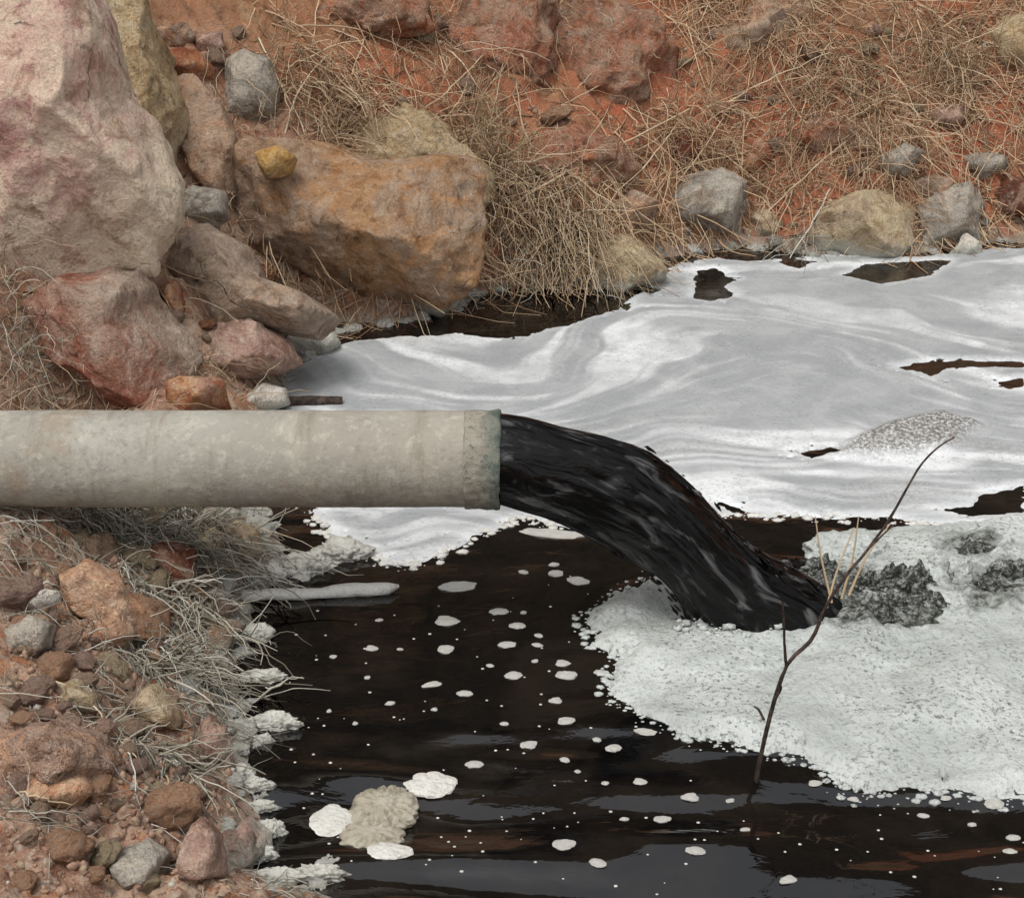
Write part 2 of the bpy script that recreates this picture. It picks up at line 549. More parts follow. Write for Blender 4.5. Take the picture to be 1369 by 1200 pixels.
def terr(x, y, fine=True):
    x = np.asarray(x, float); y = np.asarray(y, float)
    d = -poly_sd(x, y, SHORE)
    d = d + 0.10 * fbm(xyz(x, y, 3.1, 2.2), 3) * sstep(0.0, 0.4, np.abs(d))
    w = sstep(6.2, 8.2, y)
    kk = 0.62 + (1.08 - 0.62) * w
    hh = 1.7 + (9.0 - 1.7) * w
    dp = np.maximum(d, 0)
    z = hh * (1 - np.exp(-kk * dp / hh)) + w * 2.3 * np.clip(dp - 2.6, 0, 5.0)  # last term: unseen upper bank steepened to block sky reflections in the water
    for cx, cy, cd, cs in CARVE:
        z = z - cd * np.exp(-((x - cx) ** 2 + (y - cy) ** 2) / cs ** 2)
    amp = sstep(0.02, 0.5, d)
    z = z + amp * (0.16 * fbm(xyz(x, y, 0.7, 0.9), 3))
    if fine:
        z = z + (0.25 + 0.75 * amp) * sstep(-0.05, 0.1, d) * (0.075 * fbm(xyz(x, y, 5.0, 3.3), 4, ridge=True) + 0.035 * fbm(xyz(x, y, 9.0, 11.0), 3))
    if fine:
        z = z + (1 - w) * sstep(0.0, 0.25, d) * (0.05 * fbm(xyz(x, y, 21.0, 8.0), 3, ridge=True) + 0.028 * fbm(xyz(x, y, 25.0, 20.0), 2))
    z = z + w * sstep(0.1, 0.6, d) * 0.14 * fbm(xyz(x, y, 15.0, 2.0), 4, ridge=True, gain=0.6)
    z = np.where(d < 0, np.maximum(-0.5, d * 0.8), z)
    return z


def hit(px, py, lift=0.0):
    d = ray(px, py)
    t = np.linspace(3.0, 22.0, 2400)
    P = CAM + d * t[:, None]
    zz = terr(P[:, 0], P[:, 1]) + lift
    q = np.nonzero(P[:, 2] <= np.maximum(zz, 0.0))[0]
    return P[q[0]] if len(q) else P[-1]


CARVE += [tuple(hit(*q[:2])[:2]) + q[2:] for q in [(20, 385, 0.55, 0.5), (90, 395, 0.3, 0.4), (380, 375, 0.30, 0.35), (330, 320, 0.28, 0.25), (215, 430, 0.15, 0.22), (60, 440, 0.2, 0.35), (450, 410, 0.15, 0.3), (280, 180, 0.15, 0.3), (920, 205, 0.15, 0.15)]]


def spaced(lo, hi, step, far, n):
    mid = np.arange(lo, hi, step)
    g = np.geomspace(step, far, n)
    return np.concatenate([lo - g[::-1], mid, hi + g - step + 1e-6 + step])


gx = spaced(-4.2, 5.2, 0.03, 160, 30)
gy = spaced(3.0, 15.0, 0.03, 160, 30)
gx = np.sort(np.concatenate([gx, gx[(gx > -2.6) & (gx < -0.5)] + 0.015]))
gy = np.sort(np.concatenate([gy, gy[(gy > 3.4) & (gy < 6.2)] + 0.015]))
X, Y = np.meshgrid(gx, gy)
Z = terr(X, Y)
ground = obj('ground', mesh_np(np.stack([X, Y, Z], -1).reshape(-1, 3), grid_faces(len(gx), len(gy))), M['earth'])
finish(ground, kind='structure')

# ------------------------------------------------------------------ water
PY = 5.54                                   # distance of the pipe's axis
LAND = on_z(985, 835)[:2]                   # where the stream lands


def water_h(x, y):
    r = np.hypot(x - LAND[0], (y - LAND[1]))
    ph = 0.6 * fbm(xyz(x, y, 2.0, 1.1), 2)
    h = 0.011 * np.sin(r * 15 + 4 * ph) * np.exp(-r * 1.1) * sstep(0.2, 0.5, r)
    near = sstep(5.3, 4.3, y)
    h = h + (0.004 + 0.054 * near) * fbm(np.stack([x * 1.0 + 0.3 * y, y * 2.9, 0 * x + 4.0], -1), 2)
    h = h + 0.0035 * fbm(np.stack([x * 3.0, y * 7.0, 0 * x + 8.0], -1), 3)
    return h


gx = np.concatenate([[-3.0, -2.4], np.arange(-1.8, 4.4, 0.016), [4.6, 5, 6, 8, 11, 15]])
gy = np.concatenate([[2.0, 2.6, 3.0], np.arange(3.3, 7.6, 0.016), np.arange(7.6, 11.8, 0.03), [12, 12.6, 14]])
X, Y = np.meshgrid(gx, gy)
Zw = water_h(X, Y)
water = obj('water', mesh_np(np.stack([X, Y, Zw], -1).reshape(-1, 3), grid_faces(len(gx), len(gy))), M['water'])
finish(water, kind='structure')

# ------------------------------------------------------------------ foam rafts
FAR_PX = [(372, 545), (380, 500), (436, 468), (480, 455), (545, 450), (620, 446), (660, 452), (705, 450), (770, 430), (828, 414), (848, 396),
          (880, 372), (905, 352), (960, 345), (1000, 350), (1070, 344), (1110, 340), (1230, 344), (1300, 334), (1369, 332), (1650, 330), (1650, 715), (1369, 700), (1240, 700),
          (1190, 693), (1080, 690), (980, 688), (900, 696), (800, 712), (740, 702), (700, 692), (650, 712), (600, 735), (555, 753),
          (520, 752), (490, 735), (440, 712), (418, 680), (405, 610), (372, 570)]
HOLES_PX = [[(620, 448), (600, 425), (640, 400), (700, 388), (770, 395), (775, 425), (700, 446), (655, 450)],
            [(925, 398), (930, 362), (955, 358), (985, 375), (965, 382), (985, 395), (950, 404)],
            [(860, 388), (870, 384), (885, 388), (870, 393)],
            [(890, 350), (895, 338), (940, 340), (930, 352)],
            [(1130, 368), (1160, 352), (1205, 350), (1272, 348), (1240, 370), (1180, 380)],
            [(1035, 350), (1060, 345), (1090, 350), (1070, 360)],
            [(1200, 492), (1245, 482), (1369, 484), (1369, 492), (1265, 492), (1245, 505), (1232, 498)],
            [(1330, 512), (1369, 505), (1369, 518), (1350, 520)],
            [(1250, 682), (1300, 676), (1310, 660), (1369, 650), (1369, 686), (1300, 690)],
            [(820, 408), (845, 404), (840, 416)],
            [(960, 672), (1000, 682), (1060, 688), (990, 690)],
            [(475, 440), (560, 436), (590, 428), (600, 436), (560, 446), (480, 452)],
            [(1060, 605), (1110, 598), (1130, 603), (1080, 612)],
            [(640, 712), (700, 700), (730, 706), (690, 716), (655, 726)]]
NEAR_PX = [(905, 764), (880, 772), (835, 795), (790, 815), (788, 832), (806, 846), (797, 862), (832, 884), (812, 908), (824, 930), (850, 950),
           (892, 975), (942, 990), (1000, 1000), (1060, 1008), (1112, 1026), (1146, 1056), (1200, 1050), (1262, 1055), (1310, 1062),
           (1369, 1068), (1560, 1075), (1560, 690), (1369, 694), (1290, 700), (1200, 708), (1130, 714), (1092, 730), (1086, 765), (1040, 790), (960, 770)]


CHURN_PX = [[(1040, 800), (1085, 765), (1180, 775), (1240, 790), (1250, 815), (1230, 835), (1180, 850), (1080, 845)],
            [(1095, 800), (1125, 780), (1170, 790), (1215, 800), (1245, 818), (1236, 840), (1190, 850), (1130, 848), (1080, 835)],
            [(1250, 745), (1275, 722), (1330, 722), (1345, 745), (1300, 760)], [(1255, 790), (1310, 765), (1380, 770), (1380, 815), (1300, 828)]]


def raft(name, px, holes, x0, x1, y0, y1, step, thick, edge, rough, mat, label, far):
    gx = np.arange(x0, x1, step); gy = np.arange(y0, y1, step)
    X, Y = np.meshgrid(gx, gy)
    sd = poly_sd(X, Y, zpoly(px))
    for hpx in holes:
        sd = np.minimum(sd, -poly_sd(X, Y, zpoly(hpx)))
    sd = sd + rough * fbm(xyz(X, Y, 1.3, 7.0), 5, gain=0.62)
    lace = fbm(xyz(X, Y, 8.3, 17.0), 3)
    sd = np.where((sd > 0) & (sd < 0.12), sd - 0.16 * sstep(0.28, 0.5, lace), sd)
    z = thick * np.sqrt(np.clip(sd / edge, 0, 1)) - 0.012 * sstep(0.0, -0.03, sd)
    attrs = {}
    if far:
        # flow lines of the drifting film
        u = X + 0.6 * fbm(xyz(X, Y, 2, 0.55), 3); v = Y + 0.75 * fbm(xyz(X, Y, 6, 0.55), 3)
        psi = (v - 8.4) * 1.2 - 1.1 * np.sin((u - 0.6) * 1.7) * np.exp(-((v - 9.0) / 1.2) ** 2) - 0.25 * np.abs(u - 1.0)
        s1 = fbm(np.stack([u * 0.7, psi * 2.3, 0 * u], -1), 4, gain=0.5)
        s2 = fbm(np.stack([u * 1.2, psi * 12.0, 0 * u + 5], -1), 3, gain=0.6)
        msk = 0.5 + 0.5 * sstep(-0.25, 0.25, fbm(xyz(X, Y, 12, 0.9), 3))
        streak = np.clip(sstep(0.0, 0.26, s1) * 0.95 + 0.3 * sstep(0.12, 0.42, s2), 0, 1) * msk
        streak = streak * np.clip(0.9 + 0.9 * fbm(xyz(X, Y, 3, 7.0), 4), 0, 1.2)
        front = sstep(8.2, 6.9, Y)
        streak = np.clip(streak + 0.45 * front * sstep(-0.2, 0.25, s2), 0, 1)
        edgew = sstep(0.10, 0.0, sd) * 0.5
        streak = np.clip(streak + edgew, 0, 1)
        dp = zpoly([(1060, 606), (1130, 596), (1190, 570), (1260, 556), (1305, 572), (1275, 600), (1200, 615), (1120, 612)])
        dirty = sstep(-0.05, 0.06, poly_sd(X, Y, dp) + 0.05 * fbm(xyz(X, Y, 3, 6.0), 3)) * 0.9
        grey = sstep(0.15, 0.4, -s1) * front * 0.35
        attrs = {'streak': streak.ravel(), 'dirty': np.clip(dirty + grey, 0, 1).ravel()}
        z = z + np.where(sd > 0, 0.05 * dirty * sstep(0, .1, sd) + 0.004 * fbm(xyz(X, Y, 1, 9.0), 3), 0)
    else:
        lump = fbm(xyz(X, Y, 1, 2.6), 4) * 0.055 + fbm(xyz(X, Y, 4, 30.0), 3) * 0.005
        churn = np.zeros_like(X)
        for cp in CHURN_PX:
            churn = np.maximum(churn, sstep(-0.28, 0.16, poly_sd(X, Y, zpoly(cp))))
        attrs = {'churn': churn.ravel()}
        lump = lump + churn * 0.05 * fbm(xyz(X, Y, 7, 11.0), 4)
        boil = on_z(1190, 790)
        rb = np.hypot((X - boil[0]) / 0.8, (Y - boil[1]) / 0.45)
        z = z + np.where(sd > 0, sstep(0, .08, sd) * (lump + 0.015 * np.exp(-rb ** 2 * 1.2)), 0)
    z = z + water_h(X, Y)
    V = np.stack([X, Y, z], -1).reshape(-1, 3)
    F = grid_faces(len(gx), len(gy))
    keep = (sd.ravel()[F] > -0.03).any(1)
    F = F[keep]
    used = np.unique(F)
    mp = np.full(len(V), -1); mp[used] = np.arange(len(used))
    o = obj(name, mesh_np(V[used], mp[F], attrs={k_: a[used] for k_, a in attrs.items()}), mat)
    return finish(o, label, 'foam')


raft('foam_raft', FAR_PX, HOLES_PX, -1.7, 5.2, 6.0, 11.5, 0.018, 0.014, 0.06, 0.06, M['foam_far'],
     'wide grey white foam film with swirling streaks between pipe and far rocky bank', True)
raft('foam_raft', NEAR_PX, [], 0.2, 4.2, 4.1, 6.9, 0.011, 0.045, 0.09, 0.05, M['foam_near'],
     'thick bubbly white foam raft in front of the landing black stream', False)

def fringe(px, n, seed, label, rng, big, mat):
    r = np.random.default_rng(seed)
    P = np.array(zpoly(px)); VV, FF = [], []
    u, Fi = ico(2)
    k_ = 0
    i0, i1 = rng
    for i in range(n):
        f = r.uniform(i0, i1); a_ = int(f) % len(P); b_ = (a_ + 1) % len(P)
        c = P[a_] + (P[b_] - P[a_]) * (f - int(f)) + r.normal(0, 0.035, 2)
        sz = 0.003 + big * r.random() ** 3
        zz = float(water_h(c[0:1], c[1:2])[0])
        VV.append(u * sz * np.array([1.25, 1.0, 0.55]) * (1 + 0.15 * r.normal(size=(len(u), 1))) + [c[0], c[1], zz]); FF.append(Fi + k_); k_ += len(u)
    o = obj('foam_bubbles', mesh_np(np.vstack(VV), np.vstack(FF)), mat)
    finish(o, label, 'foam', kind='stuff')


fringe(NEAR_PX, 600, 3, 'loose bubbles fringing the torn edge of the thick foam raft', (0, 21), 0.016, M['foam_near'])
fringe(FAR_PX, 700, 4, 'loose bubbles fringing the torn edges of the grey foam film', (22, 40), 0.02, M['foam_fleck'])

# ------------------------------------------------------------------ rocks
def rock_shape(u, seed, planes, facets, rough, size, blocky=0.8, fd=(0.62, 0.92)):
    """unit-space rock: facet cuts on a blocky ball"""
    r = np.random.default_rng(seed)
    p = np.sign(u) * np.abs(u) ** blocky
    p /= np.maximum(np.abs(p).max(1), np.linalg.norm(p, axis=1) * 0.93)[:, None]
    cut = list(planes)
    for _ in range(facets):
        n = r.normal(size=3); n[2] -= 0.5; n /= np.linalg.norm(n)
        cut.append((n, r.uniform(*fd)))
    for n, d in cut:
        n = np.asarray(n, float); n = n / np.linalg.norm(n)
        q = p @ n
        f = np.where(q > d, d / np.maximum(q, 1e-6), 1.0)
        p = p * (0.12 + 0.88 * f)[:, None] if True else p
    q = p * 1.0
    o = r.uniform(0, 90, 3)
    disp = rough * (fbm(q * 1.7 + o, 3) * 0.9 + fbm(q * 4.5 + o, 4, ridge=True) * 0.45 + fbm(q * 14 + o, 3) * 0.16)
    return p * (1 + disp)[:, None]


ROCKN = [0]


def outline_rock(label, px, mat, depth=0.45, anchor=None, planes=(), facets=7, rough=0.10, sub=5, cat='rock', name='boulder', D=None, back=0.35, group=None, fd=(0.62, 0.92)):
    ROCKN[0] += 1
    px = np.asarray(px, float)
    lo, hi = px.min(0), px.max(0)
    c = (lo + hi) / 2
    if D is None:
        a = anchor or (c[0], hi[1] - 0.12 * (hi[1] - lo[1]))
        h = hit(*a)
        D = float((h - CAM) @ FW) + back * depth
    sc = D / FPX
    poly = np.stack([(px[:, 0] - c[0]) * sc, (c[1] - px[:, 1]) * sc], -1)
    n = len(poly)
    # star radius per angle
    ang = np.linspace(-math.pi, math.pi, 361)
    rad = np.zeros(361)
    for i in range(n):
        A, B = poly[i], poly[(i + 1) % n]
        e = B - A
        dx, dy = np.cos(ang), np.sin(ang)
        den = dx * e[1] - dy * e[0]
        den = np.where(np.abs(den) < 1e-9, 1e-9, den)
        t = (A[0] * e[1] - A[1] * e[0]) / den
        s = (A[0] * dy - A[1] * dx) / den
        rad = np.maximum(rad, np.where((s >= 0) & (s <= 1) & (t > 0), t, 0))
    u, F = ico(sub)
    p = rock_shape(u, 100 + ROCKN[0], planes, facets, rough, 1, fd=fd)
    th = np.arctan2(p[:, 1], p[:, 0])
    rr = np.interp(th, ang, rad)
    rho = np.hypot(p[:, 0], p[:, 1])
    L = np.stack([np.cos(th) * rho * rr, np.sin(th) * rho * rr, p[:, 2] * depth], -1)
    V = L[:, :1] * RX + L[:, 1:2] * UP + L[:, 2:] * FW
    ctr = CAM + (FW + RX * ((c[0] - W0 / 2) / FPX) + UP * ((H0 / 2 - c[1]) / FPX)) * D
    F = F[:, ::-1]
    o = obj(name, mesh_np(V, F), mat, loc=ctr)
    return finish(o, label, cat, group)


# planes are in (right, up, away) space
outline_rock('massive pink grey boulder with undercut base above the pipe', [(-60, -40), (112, -30), (138, 40), (162, 130), (200, 170), (226, 230), (221, 290), (184, 345), (146, 345), (105, 398), (58, 418), (-40, 432), (-80, 300)],
             M['pink'], 0.7, anchor=(100, 335), planes=[((0, -0.62, -0.78), 0.42), ((0.8, 0.1, -0.6), 0.7), ((-0.1, 0.25, -1), 0.72)], facets=4, rough=0.12, sub=6, back=-0.25, fd=(0.75, 0.95))
outline_rock('yellow crumbling rock face behind the massive pink boulder', [(105, -30), (205, -20), (228, 60), (236, 150), (222, 205), (170, 170), (140, 70)], M['yellow'], 0.4, anchor=(195, 150), rough=0.22, back=-0.4)
outline_rock('long tan slab rock leaning beside the massive pink boulder', [(225, 110), (262, 105), (300, 150), (318, 205), (322, 262), (300, 295), (255, 240), (226, 200)], M['tan'], 0.28, anchor=(285, 275))
outline_rock('rust orange angular stone above the long tan slab', [(215, 72), (262, 66), (298, 92), (286, 108), (240, 108), (220, 100)], M['orange'], 0.18, sub=4)
outline_rock('small brown stone on the slope above the rust orange stone', [(205, 42), (250, 33), (266, 52), (240, 66), (210, 64)], M['tan'], 0.15, sub=4)
outline_rock('brown stone on the slope next to the grey cobble', [(262, 45), (300, 38), (306, 66), (288, 78), (266, 70)], M['rosy'], 0.15, sub=4)
outline_rock('smooth grey rounded cobble wedged in dry grass', [(300, 88), (330, 70), (360, 84), (374, 125), (362, 160), (335, 174), (306, 160)], M['grey'], 0.22, facets=2, rough=0.06, fd=(0.8, 0.95))
outline_rock('big ochre boulder with overhanging base at the foam edge', [(322, 215), (345, 200), (440, 203), (520, 200), (600, 205), (648, 240), (664, 300), (655, 345), (625, 385), (580, 414), (535, 398), (495, 412), (440, 372), (390, 350), (335, 332), (326, 285)],
             M['ochre'], 0.65, anchor=(500, 425), planes=[((0.02, -0.8, -0.6), 0.62), ((0, 0.45, -0.9), 0.66), ((-0.55, -0.2, -0.8), 0.78), ((0.7, 0.1, -0.7), 0.8)], facets=3, rough=0.12, sub=6, back=-0.1)
outline_rock('sandy weathered earth block behind the big ochre boulder', [(480, 165), (540, 140), (600, 160), (650, 200), (668, 235), (640, 280), (560, 260), (490, 225)], M['yellow'], 0.4, anchor=(600, 230), rough=0.25, back=-0.35)
outline_rock('bright yellow knob stone on the corner of the big ochre boulder', [(340, 206), (372, 197), (396, 212), (388, 232), (355, 240), (342, 228)], M['knob'], 0.14, anchor=(365, 236), sub=4, D=9.4)
outline_rock('red brown boulder with grey side just behind the pipe', [(45, 410), (100, 372), (150, 344), (188, 352), (205, 400), (250, 450), (258, 480), (235, 520), (205, 550), (140, 552), (85, 490)],
             M['red'], 0.45, anchor=(150, 520), planes=[((-0.35, -0.1, -0.95), 0.6), ((0.75, 0.15, -0.6), 0.55), ((0.1, 0.85, -0.5), 0.72)], facets=3, rough=0.08, sub=6, back=-0.1)
outline_rock('broad grey tan rock sloping down to the foam', [(196, 362), (230, 315), (280, 304), (330, 330), (352, 375), (410, 395), (450, 425), (420, 448), (360, 438), (290, 445), (250, 430), (235, 395)],
             M['greytan'], 0.45, anchor=(320, 430), planes=[((0.3, 0.6, -0.75), 0.62), ((-0.5, 0, -0.85), 0.66)], facets=2, rough=0.10, sub=6, back=-0.5, fd=(0.8, 0.95))
outline_rock('pinkish tan rock at the foam edge below the broad grey rock', [(255, 450), (300, 432), (355, 428), (385, 455), (398, 485), (350, 502), (300, 512), (265, 490)], M['rosy'], 0.28, anchor=(320, 500), rough=0.12)
outline_rock('narrow wedge stone pinched beside the red brown boulder', [(216, 385), (236, 374), (245, 405), (240, 440), (222, 425)], M['orange'], 0.15, sub=4)
outline_rock('dull grey lump under the long tan slab', [(236, 268), (262, 250), (298, 258), (305, 290), (275, 310), (242, 304)], M['grey'], 0.2, sub=4)
outline_rock('small rusty stone between the red boulder and the pipe', [(225, 510), (262, 498), (300, 512), (308, 548), (250, 556), (228, 540)], M['orange'], 0.2, sub=4)
outline_rock('white foam crusted rock at the left end of the foam', [(386, 452), (412, 438), (440, 442), (455, 460), (430, 478), (402, 486), (388, 472)], M['white'], 0.16, sub=4, anchor=(420, 475))
outline_rock('pale foam crusted stone just above the pipe', [(318, 525), (345, 510), (380, 520), (386, 540), (350, 552), (320, 545)], M['white'], 0.16, sub=4, anchor=(350, 540))
# right part of the far bank
outline_rock('beige sandy mound running down to the foam beside the hanging grass', [(790, 330), (830, 308), (870, 322), (890, 360), (872, 385), (820, 398), (795, 370)], M['beige'], 0.35, rough=0.12)
outline_rock('grey tan block above the beige sandy mound', [(812, 270), (845, 255), (878, 272), (872, 308), (835, 318), (815, 300)], M['tan'], 0.25)
outline_rock('rounded grey rock above the far waterline', [(893, 268), (920, 238), (962, 230), (1000, 246), (1007, 280), (985, 308), (940, 320), (900, 308)], M['grey'], 0.35, facets=4, rough=0.07)
outline_rock('small pale stone between rounded grey rock and beige dome rock', [(1000, 290), (1018, 278), (1040, 292), (1040, 315), (1012, 320)], M['beige'], 0.16, sub=4)
outline_rock('beige dome rock at the far waterline', [(1072, 325), (1095, 285), (1140, 260), (1190, 258), (1222, 280), (1218, 325), (1190, 352), (1130, 356), (1085, 345)], M['beige'], 0.4, anchor=(1150, 348), facets=4, rough=0.07, back=0.6)
outline_rock('blue grey upright rock beside the beige dome rock', [(1216, 280), (1240, 252), (1290, 248), (1314, 275), (1308, 320), (1270, 340), (1222, 338)], M['grey'], 0.35, anchor=(1265, 330))
outline_rock('dark red rock at the right end of the far waterline', [(1312, 255), (1340, 232), (1395, 235), (1410, 280), (1380, 306), (1325, 298)], M['darkred'], 0.3)
outline_rock('small bright white pointed stone at the far waterline', [(1270, 338), (1290, 312), (1312, 330), (1314, 346), (1285, 350)], M['white'], 0.14, sub=4, anchor=(1290, 342))
outline_rock('pale angular stone jutting from the upper bank', [(1237, 152), (1262, 134), (1292, 140), (1284, 165), (1262, 182)], M['rosy'], 0.2, sub=4, planes=[((0, 0.7, -0.7), 0.5)])
outline_rock('round rust orange stone under the leaning stalks', [(990, 205), (1008, 184), (1030, 195), (1032, 225), (1010, 242), (992, 232)], M['orange'], 0.18, sub=4)
outline_rock('flat grey stone on the slope above the beige dome rock', [(1172, 215), (1205, 194), (1232, 204), (1222, 235), (1185, 246)], M['grey'], 0.2, sub=4)
outline_rock('flat brown ledge stone above the blue grey rock', [(1194, 245), (1235, 232), (1272, 242), (1262, 266), (1205, 270)], M['tan'], 0.22, sub=4)
outline_rock('grey stone above the dark red rock', [(1284, 210), (1315, 198), (1348, 208), (1345, 236), (1300, 242)], M['grey'], 0.22, sub=4)
outline_rock('pale yellow rock at the top right of the bank', [(1325, 40), (1350, 15), (1400, 10), (1410, 80), (1370, 105), (1335, 85)], M['yellow'], 0.3, sub=4)
outline_rock('dark brown hollowed clod under the leaning stalk', [(888, 195), (912, 172), (938, 185), (935, 222), (905, 235)], M['darkred'], 0.2, sub=4)

outline_rock('red earth outcrop bulging from the far bank above the sandy block', [(560, 30), (640, -10), (720, 0), (740, 70), (700, 130), (620, 120), (570, 90)], M['redface'], 0.3, anchor=(650, 100), rough=0.38, name='outcrop', back=0.8)
outline_rock('broad red earth outcrop on the bare middle of the far bank', [(700, 40), (780, 0), (880, 10), (905, 70), (870, 140), (780, 170), (710, 130)], M['redface'], 0.35, anchor=(800, 120), rough=0.38, name='outcrop', back=0.8)
outline_rock('red ledge outcrop at the foot of the long straight stalk', [(690, 200), (760, 165), (830, 180), (850, 225), (780, 250), (700, 255)], M['redface'], 0.25, anchor=(770, 225), rough=0.38, name='outcrop', back=0.75)
outline_rock('red ledge outcrop above the straw behind the grey cobble', [(380, 20), (460, -10), (560, 5), (570, 45), (480, 60), (390, 55)], M['redface'], 0.3, anchor=(470, 45), rough=0.38, name='outcrop', back=0.75)
outline_rock('tan earth outcrop above the leaning stalk bundle', [(930, 40), (1010, 5), (1090, 20), (1100, 80), (1030, 105), (950, 95)], M['tan'], 0.3, anchor=(1015, 80), rough=0.38, name='outcrop', back=0.8)
outline_rock('russet earth outcrop between the rounded orange stone and the flat grey stone', [(1060, 180), (1110, 150), (1170, 165), (1175, 215), (1110, 235), (1065, 220)], M['redface'], 0.25, anchor=(1115, 215), rough=0.38, name='outcrop', back=0.75)
# stones of the near bank that stand out
outline_rock('flat white stone on the near left bank under the pipe', [(22, 800), (45, 785), (78, 790), (80, 805), (55, 818), (28, 815)], M['white'], 0.07, sub=4, name='stone', cat='stone')
outline_rock('big grey green stone below the flat white stone', [(5, 835), (40, 815), (68, 835), (70, 865), (40, 885), (8, 875)], M['grey'], 0.13, sub=4, name='stone', cat='stone')
outline_rock('orange and grey stone in the middle of the near left bank', [(85, 770), (120, 752), (165, 775), (195, 815), (185, 845), (140, 840), (100, 815)], M['rust'], 0.16, name='stone', cat='stone')
outline_rock('rusty ochre stone under the orange and grey stone', [(120, 830), (160, 815), (180, 845), (165, 872), (130, 868)], M['rust'], 0.10, sub=4, name='stone', cat='stone')
outline_rock('red brown stone hidden in grass under the pipe', [(200, 735), (228, 718), (258, 735), (262, 775), (235, 788), (208, 770)], M['darkred'], 0.12, sub=4, name='stone', cat='stone')
outline_rock('oval beige stone under the pipe at the dark water', [(298, 705), (320, 694), (345, 712), (352, 740), (335, 756), (308, 740)], M['beige'], 0.11, sub=4, facets=2, rough=0.06, name='stone', cat='stone')
outline_rock('pale square stone beside the oval beige stone', [(256, 722), (285, 705), (300, 720), (298, 740), (270, 745)], M['beige'], 0.10, sub=4, name='stone', cat='stone')
outline_rock('pale tongue shaped stone in the middle of the near bank', [(170, 925), (205, 915), (235, 945), (240, 972), (205, 968), (178, 950)], M['beige'], 0.12, sub=4, name='stone', cat='stone')
outline_rock('pale green stone with a dark crack near the left edge', [(70, 925), (100, 908), (136, 925), (140, 948), (105, 955), (75, 945)], M['beige'], 0.12, sub=4, name='stone', cat='stone')
outline_rock('large crumbly brown clod at the left of the near bank', [(-20, 985), (30, 960), (90, 965), (140, 990), (150, 1025), (100, 1040), (20, 1035), (-20, 1025)], M['clod'], 0.2, rough=0.22, name='stone', cat='stone')
outline_rock('flat orange stone under the crumbly brown clod', [(5, 1045), (50, 1030), (105, 1035), (128, 1055), (95, 1080), (30, 1072)], M['rust'], 0.14, sub=4, name='stone', cat='stone')
outline_rock('rosy stone lapped by foam at the near shore', [(300, 1115), (330, 1095), (362, 1115), (366, 1145), (330, 1155), (305, 1140)], M['rosy'], 0.10, sub=4, name='stone', cat='stone')
outline_rock('pinkish pointed stone at the bend of the near shore', [(255, 985), (280, 955), (300, 975), (302, 1010), (275, 1020), (258, 1008)], M['rosy'], 0.10, sub=4, name='stone', cat='stone')
outline_rock('tall grey pink stone at the foot of the near bank', [(240, 1120), (268, 1095), (295, 1125), (300, 1170), (262, 1182), (240, 1160)], M['rosy'], 0.13, sub=4, name='stone', cat='stone')
outline_rock('broad grey stone at the bottom of the near bank', [(150, 1145), (190, 1125), (225, 1145), (220, 1180), (170, 1188)], M['grey'], 0.13, sub=4, name='stone', cat='stone')

# scattered stones: a few shapes, copied
SHAPES = {}
MARKS = [(50, 800, 'beside the flat white stone'), (35, 860, 'around the big grey green stone'), (140, 800, 'around the orange and grey stone'), (232, 750, 'under the pipe by the red brown stone'),
         (320, 730, 'by the oval beige stone'), (105, 930, 'around the pale cracked stone'), (205, 945, 'around the pale tongue shaped stone'), (60, 1000, 'around the large crumbly clod'),
         (65, 1060, 'around the flat orange stone'), (278, 990, 'by the pinkish pointed stone'), (335, 1125, 'by the rosy stone at the shore'), (268, 1140, 'by the tall grey pink stone'), (185, 1155, 'around the broad grey stone'),
         (60, 720, 'under the left end of the pipe'), (110, 1120, 'between the flat orange stone and the broad grey stone'), (170, 700, 'under the pipe in the dense grey tuft'), (200, 1070, 'beside the long pale stalk'),
         (335, 120, 'around the grey cobble'), (450, 60, 'under the thin curved stalk'), (560, 190, 'above the big ochre boulder'), (770, 80, 'on the bare red earth'), (800, 210, 'along the long straight stalk'),
         (920, 190, 'around the dark brown clod'), (1010, 215, 'around the round rust orange stone'), (1130, 110, 'under the wispy upper straw tuft'), (1262, 155, 'around the pale angular stone'), (1200, 215, 'around the flat grey stone'), (1360, 60, 'by the pale yellow rock'), (980, 70, 'on the slope above the leaning stalk'),
         (950, 300, 'below the rounded grey rock'), (1020, 310, 'by the small pale stone'), (1150, 320, 'at the beige dome rock'), (1265, 310, 'at the blue grey rock'), (1340, 300, 'below the dark red rock'),
         (270, 280, 'by the dull grey lump'), (230, 410, 'by the narrow wedge stone'), (320, 380, 'on the broad grey tan rock slope'), (320, 470, 'by the pinkish tan rock'), (265, 530, 'by the small rusty stone')]
WMARKS = [(612, 784, 'off the tip of the crusted stick'), (740, 760, 'under the black stream'), (480, 870, 'off the pale crusted tuft'), (360, 940, 'by the long foam arm'), (600, 900, 'in the middle of the brown open water'), (700, 850, 'between the stream and the open brown water'),
          (770, 900, 'along the ragged tip of the thick foam raft'), (860, 985, 'along the front edge of the thick foam raft'), (700, 1000, 'between the foam cluster and the thick foam raft'), (600, 1030, 'by the beige foam cluster'), (760, 1140, 'in the black water past the foam cluster'), (980, 1080, 'around the foot of the bare twig'), (930, 1140, 'in front of the bare twig'),
          (1110, 1050, 'off the foam edge beside the twig'), (1300, 1080, 'off the far corner of the thick foam raft')]


def mark(px, py, marks=None):
    return min(marks or MARKS, key=lambda m_: (m_[0] - px) ** 2 + (m_[1] - py) ** 2)[2]


